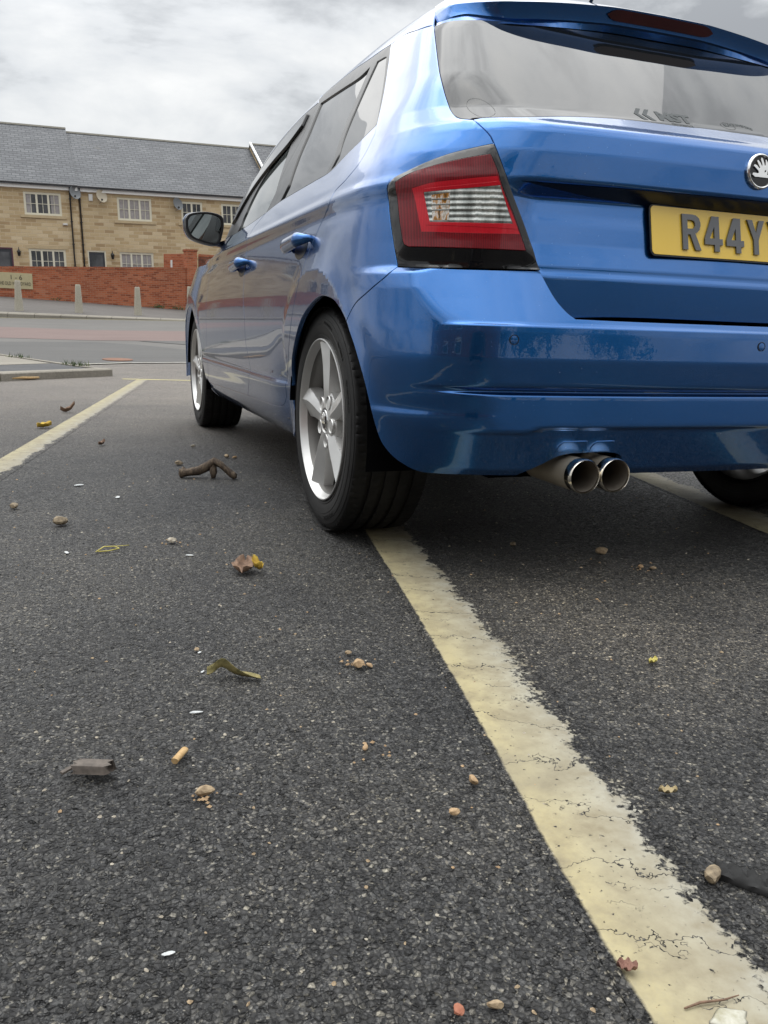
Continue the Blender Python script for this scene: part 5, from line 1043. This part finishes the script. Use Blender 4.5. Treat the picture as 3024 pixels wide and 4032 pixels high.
# hub plate with five bolt cups
def hub():
    mb=MB(); n=60
    pr=[(XO+.055,.082),(XO+.027,.079),(XO+.0205,.066),(XO+.0180,.045),(XO+.0165,.035),(XO+.020,.031)]
    v,f=lathe(pr,n); mb.add(v,f); return mb
def cup(k):
    mb=MB()
    if 1:
        a=math.radians(90-(83+36+72*k)); cy,cz=.056*math.sin(a),.056*math.cos(a)
        for pr,m in (([(XO+.0185,.0200),(XO+.0165,.0188),(XO+.0180,.0170),(XO+.040,.0150)],0),([(XO+.0405,.0155),(XO+.040,.0001)],1),([(XO+.034,.0085),(XO+.032,.0078),(XO+.0315,.0001)],1),([(XO+.05,.0200),(XO+.0185,.0200)],0)):
            v,f=lathe(pr,20); mb.add([(x,y+cy,z+cz) for x,y,z in v],f,m)
    return mb
def make_wheel():
    w=mesh_obj('wheel',*lathe([(XO+.09,.02),(XO+.09,.128),(XO+.108,.128),(XO+.108,.07),(XO+.15,.07),(XO+.15,.02)],48),M['disc_steel'],car,smooth=40)
    mesh_obj('tyre',*tyre_vf,M['rubber'],w,smooth=38)
    mesh_obj('rim',*rim_vf,[M['alloy'],M['alloy_barrel']],w,smooth=40).data.polygons.foreach_set('material_index',[1 if (k%(len(rimp)-1))>=6 else 0 for k in range(120*(len(rimp)-1))]); sm.build('spokes',M['alloy'],w,smooth=28); hub().build('hub',M['alloy'],w,smooth=35); [cup(k).build('bolt_cup',[M['alloy'],M['disc_steel']],w,smooth=35) for k in range(5)]
    v,f=lathe([(XO+.024,.0295),(XO+.0165,.0290),(XO+.0145,.0265),(XO+.0150,.0235)],40); cc=mesh_obj('centre_cap',v,f,M['chrome'],w,smooth=35); v,f=lathe([(XO+.0148,.0236),(XO+.0142,.012),(XO+.0141,.0001)],40); mesh_obj('cap_disc',v,f,M['gloss_black'],w,smooth=True)
    av,af=shape_mesh([[(x*.0007,y*.0007) for x,y in L] for L in arrow],.002,.0004); mesh_obj('cap_emblem',[(XO+.0135-z,-x,y) for x,y,z in av],af,M['chrome'],w)
    MB().box(XO+.085,XO+.125,-.02,.10,.085,.135).build('brake_caliper',M['disc_steel'],w)
    # raised sidewall lettering
    for txt,a0,r0,hs in (('TREADWEAR 320',62,.262,.0105),('TRACTION A',36,.262,.0105),('TEMPERATURE A',6,.262,.0105),('RADIAL TUBELESS',150,.2655,.011),('EXTRA LOAD',250,.2655,.011)):
        tv,tf=text_mesh(txt,hs,.0012,'LEFT'); q_=[]
        for x,y,z in tv:
            a=math.radians(a0)+x/r0; r=r0+y; q_.append((XO+.0016-z,-r*math.sin(a)*1,r*math.cos(a)))
        mesh_obj('tyre_lettering',q_,tf,M['rubber'],w)
    return w
w0=make_wheel()
def put_wheel(w,y,flip,camb=0.,first=False):
    def cp(o,par):
        c=o.copy(); COL.objects.link(c); c.parent=par; return c
    if first: c=w
    else:
        c=cp(w,car)
        for ch in list(w.children): cp(ch,c)
    m=Matrix.Translation((0,y,TR))@(Matrix.Rotation(math.pi,4,'Z') if flip else Matrix())@Matrix.Rotation(camb,4,'Y'); c.matrix_local=m; return c
put_wheel(w0,2.47,False); put_wheel(w0,2.47,True); put_wheel(w0,0,True,0.); put_wheel(w0,0,False,0.,True)
# ---------------------------------------------------------------- things lying on the tarmac
def litter(o,label,cat,group=None): return tag(o,label,cat,group)
GZ=.0035
# forked broken branch
mb=MB(); pts=[(-1.115,.868,.016),(-1.09,.862,.020),(-1.05,.852,.026),(-1.015,.842,.046),(-.995,.835,.062),(-.975,.825,.052),(-.955,.812,.034),(-.935,.80,.016),(-.925,.795,.010)]
mb.tube([(pts[0][0]-.004,pts[0][1],pts[0][2])]+pts+[(pts[-1][0]+.003,pts[-1][1]-.003,pts[-1][2]-.002)],[.004,.019,.015,.016,.017,.016,.013,.012,.013,.011,.003],12); mb.tube([(-1.0,.838,.045),(-1.0,.828,.022),(-1.002,.822,.004)],[.014,.013,.008],9); mb.tube([(-1.105,.866,.022),(-1.10,.876,.036)],[.010,.006],8)
vv=[(x+random.gauss(0,.0012),y+random.gauss(0,.0012),max(.001,z+random.gauss(0,.0012))) for x,y,z in mb.v]; mb.v=vv
litter(mb.build('broken_branch',M['bark'],smooth=True),'dark knobbly broken branch lying left of the car','branch')
mb=MB().tube([(-2.0,6.03,.022),(-1.93,6.09,.024),(-1.85,6.14,.020),(-1.78,6.19,.022)],[.010,.013,.012,.009],9); litter(mb.build('stick',M['wood_tan'],smooth=True),'pale stick lying against the island kerb','stick')
def leaf_shape(L,w,curl,fold,tipbend=0,n=10,k=5,jag=.0,th=.0006):
    top=[];
    for i in range(n+1):
        t=i/n; ww=w*math.sin(math.pi*min(1,t*.94+.03))**.75*(1+jag*math.sin(i*4.1)); row=[]
        for j in range(k+1):
            u=2*j/k-1; x=(t-.5)*L; y=u*ww; z=curl*(u*u)*w*1.2+fold*abs(u)*w+tipbend*(t-.35)**2*L+.0025*math.sin(i*1.7+j*2.3)
            row.append((x,y,z))
        top.append(row)
    zmin=min(p[2] for r in top for p in r); mb=MB(); 
    g=[[(x,y,z-zmin) for x,y,z in r] for r in top]; h=[[(x,y,z+th) for x,y,z in r] for r in g]
    m=k+1; v=[p for r in h for p in r]+[p for r in g for p in r]; b=(n+1)*m; f=[]
    for i in range(n):
        for j in range(k): f+=[(i*m+j,i*m+j+1,(i+1)*m+j+1,(i+1)*m+j),(b+i*m+j,b+(i+1)*m+j,b+(i+1)*m+j+1,b+i*m+j+1)]
    for i in range(n):
        for j in (0,k): q_=(i*m+j,(i+1)*m+j,b+(i+1)*m+j,b+i*m+j); f.append(q_ if j==0 else q_[::-1])
    return mb.add(v,f)
def leaf(name,mat,p,rot,label,*a,tilt=0,**kw):
    o=leaf_shape(*a,**kw).build(name,M[mat],smooth=True); o.matrix_world=Matrix.Translation((p[0],p[1],GZ))@Matrix.Rotation(rot,4,'Z')@Matrix.Rotation(tilt,4,'Y'); return litter(o,label,'leaf','fallen leaves')
l1=leaf('fallen_leaf','leaf_brown',(-1.116,-.372),1.25,'curled brown leaf with a bright yellow edge, left of the rear wheel',.070,.026,.40,.06,.5,jag=.10)
yl=leaf_shape(.036,.013,.5,.5,1.2).build('yellow_lobe',M['leaf_yellow'],l1,smooth=True); yl.location=(-.004,-.030,.006); yl.rotation_euler=(.2,0,.9)
mb=MB()   # long twisted leaf
n=18; rows=[]
for i in range(n+1):
    t=i/n; c=np.array([-1.281+.080*t,-.932-.030*t+.006*math.sin(t*5),.004+.011*math.exp(-((t-.30)/.15)**2)+.003*(1-t)]); tw=1.2+2.3*t; w=.011*(.35+.9*math.sin(math.pi*min(1,t*.9+.1))**.8)
    rows.append([tuple(c+np.array([.10*u*w,u*w*math.cos(tw),abs(u)*w*.5+u*w*math.sin(tw)*.7+.004])) for u in (-1,-.5,0,.5,1)])
zmin=min(p[2] for r in rows for p in r); mb.loft([[(x,y,z-zmin+GZ) for x,y,z in r]+[(x,y,z-zmin+GZ+.0012) for x,y,z in r[::-1]] for r in rows])
litter(mb.build('fallen_leaf',M['leaf_olive'],smooth=True),'long twisted olive leaf, dried and pointed','leaf','fallen leaves')
leaf('fallen_leaf','leaf_tan',(-.793,-1.444),-.5,'small pale tan leaf right of the yellow line',.022,.006,.3,.2,.3)
leaf('fallen_leaf','leaf_pink',(-1.020,-1.672),-.7,'reddish brown leaf tucked against the left edge of the yellow line',.018,.0065,.3,.05,.3)
leaf('fallen_leaf','grass_dry',(-.541,-1.091),.3,'tiny yellow-green leaf right of the line',.022,.006,.3,.2,.2)
leaf('fallen_leaf','leaf_yellow',(-1.622,2.442),.4,'bright yellow leaf beside the pale line far left',.075,.028,.4,.3,.3)
leaf('fallen_leaf','leaf_brown',(-1.513,3.22),.2,'dark shrivelled leaf beyond the yellow one',.085,.020,.8,.2,1.2)
leaf('fallen_leaf','leaf_brown',(-1.36,1.75),.9,'small dark leaf on the pale parking line',.05,.012,.6,.2,.6)
# rolled strip of bark
mb=MB(); n=14; sec=[]
for i in range(n+1):
    a=-.55+3.55*i/n; r=.0130+.0012*math.sin(i*1.3); sec.append((r*math.cos(a),r*math.sin(a)))
full=[]
for t,ex_ in ((0,.004),(.25,0),(.5,.002),(.75,0),(1,.006)): full.append([(t*.042-.021+random.gauss(0,.0008)+(.004*math.sin(k*2.1) if t in(0,1) else 0),y,z) for k,(y,z) in enumerate(sec)]+[(t*.042-.021,y*.90,z*.90) for y,z in sec[::-1]])
zm=min(p[2] for r in full for p in r); mb.loft([[(x,y,z-zm) for x,y,z in r] for r in full])
o=mb.build('bark_roll',M['bark_grey'],smooth=40); o.matrix_world=Matrix.Translation((-1.458,-1.196,GZ))@Matrix.Rotation(-.36,4,'Z'); litter(o,'half-rolled piece of grey brown bark','bark')
o=MB().loft([[(-.0135,-.003,0),(.0135,-.0035,0),(.0135,.003,0),(-.0135,.0035,0)],[(-.013,-.0026,.0025),(.013,-.003,.0022),(.0133,.0026,.0024),(-.0128,.003,.0024)]]).build('bark_splinter',M['bark_grey']); o.matrix_world=Matrix.Translation((-1.484,-1.178,.008))@Matrix.Rotation(.62,4,'Z')@Matrix.Rotation(-.12,4,'Y'); litter(o,'thin flat splinter leaning against the bark roll','bark')
rings=[[(x,.0048*math.cos(a)*(1+.10*math.sin(3*a)),.0043+.0041*math.sin(a)) for a in np.linspace(0,6.283,12,endpoint=False)] for x in (-.0155,-.013,0,.013,.0155)]
o=MB().loft(rings).build('cigarette_end',M['wood_tan'],smooth=50); o.matrix_world=Matrix.Translation((-1.352,-1.184,GZ))@Matrix.Rotation(1.02,4,'Z'); litter(o,'tan cigarette end lying on the tarmac','cigarette end')
# stones
st_=[((-1.334,-1.278),.0085,'stone_tan','tan angular stone resting on crumbled clay'),((-1.036,-.966),.0105,'clay_crumb','rough pale clay lump between two pebbles left of the line'),((-1.036,-.908),.0055,'stone_tan','small pebble behind the clay lump'),((-1.018,-.968),.0052,'clay_crumb','small pebble right of the clay lump'),
 ((-1.513,.190),.019,'stone_brown','brown rounded stone far left, level with the rear wheel'),((-1.244,-.075),.0110,'stone_pale','pinkish pale stone left of the rear wheel'),((-.858,-1.596),.0105,'stone_brown','greyish oblong stone against the black rag'),((-.20,-.446),.0145,'stone_tan','tan stone in the shade behind the bumper'),((-.39,-.318),.009,'stone_brown','brown stone in the shade nearer the wheel'),
 ((-1.151,-1.672),.0052,'stone_tan','pale pebble at the bottom edge of the picture'),((-1.183,-1.668),.0052,'stone_red','red pebble at the bottom edge of the picture'),((-1.065,-1.405),.0058,'clay_crumb','orange pebble left of the yellow line'),((-1.013,-1.35),.0068,'clay_crumb','small orange chip close to the left edge of the line'),((-1.088,1.145),.014,'stone_brown','brown stone beyond the branch'),((-.872,1.298),.012,'stone_tan','tan crumb of stone near the front wheel'),((-.845,1.27),.009,'clay_crumb','clay crumb next to the stone by the front wheel'),((-1.645,.432),.013,'stone_brown','small brown stone at the left edge of the picture'),
 ((-.185,-.585),.008,'clay_crumb','crumbled clay in the shade right of the line'),((-.16,-.60),.006,'stone_tan','tan crumb beside the crumbled clay'),((-1.282,-.82),.0045,'stone_tan','tiny tan pebble above the twisted leaf'),((-.97,1.62),.010,'stone_pale','pale pebble in front of the front tyre'),((-1.115,-1.23),.005,'clay_crumb','orange chip with clay dust near the line')]
for i,(p,r,m,lb) in enumerate(st_):
    o=rock('stone',M[m],(p[0],p[1],GZ*.6),r,100+i,sq=(1.25,1,.72) if i%3 else (1.5,.85,.75),rot=i*1.7); litter(o,lb,'stone','stones on the tarmac')
crumbs=MB()
for cx,cy,n,s in ((-1.342,-1.287,16,.012),(-1.035,-.95,10,.022),(-1.10,-1.235,8,.016),(-.18,-.59,12,.03),(-1.235,-.075,8,.02)):
    for i in range(n):
        x,y=cx+random.gauss(0,s),cy+random.gauss(0,s); r=random.uniform(.0014,.0042); rg=np.random.default_rng(i); v=[(x+r*a*random.uniform(.7,1.1),y+r*b*random.uniform(.7,1.1),GZ*.5+r*(c+.6)*.8) for a,b,c in ((1,0,0),(-1,0,0),(0,1,0),(0,-1,0),(0,0,.9),(0,0,-.6))]; crumbs.add(v,[(0,2,4),(2,1,4),(1,3,4),(3,0,4),(2,0,5),(1,2,5),(3,1,5),(0,3,5)])
o=crumbs.build('clay_crumbs',M['clay_crumb']); o['kind']='stuff'
fl_=[((-1.314,-1.056),.0105,'white chip of shell left of the line'),((-1.285,-.913),.006,'tiny white flake at the tip of the twisted leaf'),((-1.497,-.112),.012,'white flake far left before the rear wheel'),((-1.217,-.206),.011,'thin white sliver left of the brown leaf'),((-1.463,.769),.021,'large white flake left of the branch'),((-1.348,.539),.016,'white flake between branch and bay line'),((-.197,-.43),.006,'bright white speck beside the tan stone'),((-1.4015,-1.5254),.0065,'bluish white sliver at the lower left'),((-1.279,-.83),.006,'white sliver above the twisted leaf')]
for i,(p,r,lb) in enumerate(fl_):
    o=rock('flake',M['flake_white'],(p[0],p[1],GZ*.5),r*.75,300+i,sq=(1.3,.6,.16),rot=i*.9); litter(o,lb,'flake','white flakes on the tarmac')
# crumpled black rag strip
rows=[]; n=22
for i in range(n+1):
    t=i/n; c=np.array([-.843+.085*t,-1.583-.105*t,.0]); w=.011*(.6+.6*math.sin(math.pi*min(1,.15+t*.8))); tv=np.array([.62,.78,0])
    rows.append([tuple(c+tv*u*w*1.1+np.array([0,0,GZ+.0025+.009*max(0,1-u*u)*(.7+.5*math.sin(i*2.3+u*3))+.0015*math.sin(i*5+u*9)])) for u in np.linspace(-1,1,9)])
mb=MB().loft([r+[(x,y,.0008) for x,y,z in r[::-1]] for r in rows]); litter(mb.build('rag_strip',M['cloth_black'],smooth=50),'crumpled black strip of rag right of the yellow line','rag')
mb=MB().tube([(-1.000,-1.724,.003),(-.983,-1.724,.004),(-.962,-1.728,.004),(-.946,-1.728,.004)],[.0008,.0012,.0009,.0005],7); litter(mb.build('twig',M['leaf_brown'],smooth=True),'thin brown twig lying on the yellow line at the bottom','twig')
mb=MB(); rings=[]
for k_,z in ((1,.0014),(.8,.0030),(.3,.0036)): rings.append([(-.970+.017*k_*math.cos(a)*(1+.18*math.sin(3*a)+.1*math.sin(7*a)),-1.745+.012*k_*math.sin(a)*(1+.15*math.cos(4*a)),z) for a in np.linspace(0,6.283,28,endpoint=False)])
mb.loft(rings); litter(mb.build('bird_dropping',M['droppings'],smooth=True),'white bird dropping on the yellow line at the bottom edge','dropping')
mb=MB().tube([(-1.43,-.128,.004),(-1.41,-.105,.010),(-1.385,-.10,.008),(-1.375,-.112,.005),(-1.40,-.125,.004),(-1.425,-.130,.005)],.0016,6); mb.tube([(-1.385,-.10,.008),(-1.35,-.085,.005)],.001,6); litter(mb.build('grass_blade',M['grass_dry'],smooth=True),'looped dry yellow grass blade left of the rear wheel','grass blade')

mb=MB(); rg=np.random.default_rng(5)
for i in range(420):
    d=rg.uniform(.55,3.2)**1.0; s=rg.uniform(-.5,.5)*d*.95; x,y=fe(d,s); r=rg.uniform(.0014,.0034)*(1+.25*d); a=rg.uniform(0,6.28); k=rg.uniform(.45,.95); ca,sa=math.cos(a),math.sin(a)
    v=[]; 
    for j in range(6): t=j*1.047+rg.uniform(-.3,.3); u=r*rg.uniform(.7,1.1); v.append((x+ca*u*math.cos(t)-sa*u*k*math.sin(t),y+sa*u*math.cos(t)+ca*u*k*math.sin(t),.0004))
    v.append((x+r*.1,y,.0004+r*.55)); mb.add(v,[(j,(j+1)%6,6) for j in range(6)],int(rg.choice([0,0,1,2])))
o=mb.build('stone_chips',[M['stone_pale'],M['stone_tan'],M['clay_crumb']]); o['kind']='stuff'

# ---------------------------------------------------------------- the photographer, squatting behind the camera; mirrored in the bumper
def skin(name,chains,mat,parent=None,sub=2):
    """one continuous surface grown round jointed chains: list of [(x,y,z,r),...]; joints at equal places are shared"""
    bm=bmesh.new(); idx={}; rad=[]
    def vtx(p):
        k=tuple(round(c,4) for c in p[:3])
        if k not in idx: idx[k]=bm.verts.new(p[:3]); rad.append(p[3])
        return idx[k]
    for c in chains:
        q_=[vtx(p) for p in c]
        for a_,b_ in zip(q_,q_[1:]):
            if not bm.edges.get((a_,b_)): bm.edges.new((a_,b_))
    me=bpy.data.meshes.new(name); bm.to_mesh(me); bm.free(); o=bpy.data.objects.new(name,me); COL.objects.link(o)
    sk=o.modifiers.new('skin','SKIN'); sk.use_smooth_shade=True
    for i,r in enumerate(rad): me.skin_vertices[0].data[i].radius=(r,r); me.skin_vertices[0].data[i].use_root=(i==0)
    o.modifiers.new('sub','SUBSURF').render_levels=sub; o.modifiers['sub'].levels=sub
    dg=bpy.context.evaluated_depsgraph_get(); m2=bpy.data.meshes.new_from_object(o.evaluated_get(dg)); bpy.data.objects.remove(o)
    m2.materials.clear(); m2.materials.append(mat); r=bpy.data.objects.new(name,m2); COL.objects.link(r)
    if parent: r.parent=parent
    return r
simple('coat_cloth',(.018,.02,.026),.9,nscale=60); simple('jeans',(.022,.03,.05),.9,nscale=60); simple('skin_tone',(.42,.25,.17),.5,nz=.08); simple('hair_dark',(.02,.014,.01),.6); simple('shoe_grey',(.10,.10,.10),.6); simple('phone_black',(.01,.01,.01),.2)
per=empty('person',(-1.62,-2.86,0)); per.rotation_euler=(0,0,-YAW); tag(per,'person in dark clothes squatting behind the camera, seen only as a reflection','person')
pel=(0,-.10,.34,.15)
skin('trousers',[[pel,(-.11,-.06,.34,.11),(-.20,.30,.50,.075),(-.17,.12,.09,.05)],[pel,(.11,-.06,.34,.11),(.22,.30,.48,.075),(.19,.12,.09,.05)]],M['jeans'],per)
hand_l,hand_r=(.105,.47,.56),(.225,.48,.53)
skin('jacket',[[(0,-.10,.36,.155),(0,-.05,.55,.155),(0,.05,.78,.17),(0,.09,.90,.11),(0,.12,.95,.06)],[(0,.05,.78,.17),(-.19,.08,.83,.075),(-.22,.22,.60,.052),(.03,.40,.565,.036)],[(0,.05,.78,.17),(.19,.08,.83,.075),(.30,.24,.62,.052),(.235,.41,.54,.036)]],M['coat_cloth'],per)
bodyp=skin('body',[[(0,.11,.93,.055),(0,.14,1.0,.052),(0,.155,1.06,.078),(0,.165,1.125,.088),(0,.155,1.19,.066)],[(0,.165,1.125,.088),(0,.235,1.10,.022)],[(0,.155,1.06,.078),(0,.22,1.05,.03)],[(0,.165,1.125,.088),(-.085,.15,1.12,.018)],[(0,.165,1.125,.088),(.085,.15,1.12,.018)]],M['skin_tone'],per)
skin('hair',[[(0,.10,1.08,.07),(0,.115,1.15,.092),(0,.15,1.205,.075),(0,.205,1.205,.035)]],M['hair_dark'],bodyp)
def hand(w,aim,sgn):
    w=Vector(w);a=Vector(aim).normalized();s=Vector((sgn,0,.15)).normalized(); up=a.cross(s).normalized()
    ch=[[(*w,.030),(*(w+a*.045),.036)]]
    for k,(o_,l_) in enumerate(((-.030,.062),(-.010,.072),(.010,.068),(.030,.052))):
        b=w+a*.045; r0=b+s*o_+a*.030; r1=r0+a*l_*.5-up*.012; r2=r1+a*l_*.3-up*.028; ch.append([(*b,.036),(*r0,.0105),(*r1,.0095),(*r2,.008)])
    ch.append([(*w,.030),(*(w+s*-.040+a*.03),.013),(*(w+s*-.052+a*.065-up*.01),.0095)]); return ch
skin('hand',hand((.045,.415,.563),(.5,.85,.05),1),M['skin_tone'],per); skin('hand',hand((.232,.425,.538),(-.1,1,.1),-1),M['skin_tone'],per)
for sx in (-.17,.19):
    MB().loft([[(sx+w*math.cos(t)*.5,.06+y+.0*t,max(0,z+h*math.sin(t))) for t in np.linspace(0,6.283,16,endpoint=False)] for y,w,z,h in ((-.06,.03,.04,.03),(-.04,.07,.045,.045),(.05,.09,.05,.05),(.15,.10,.035,.035),(.21,.08,.028,.028),(.235,.03,.025,.02))]).build('shoe',M['shoe_grey'],per,smooth=60)
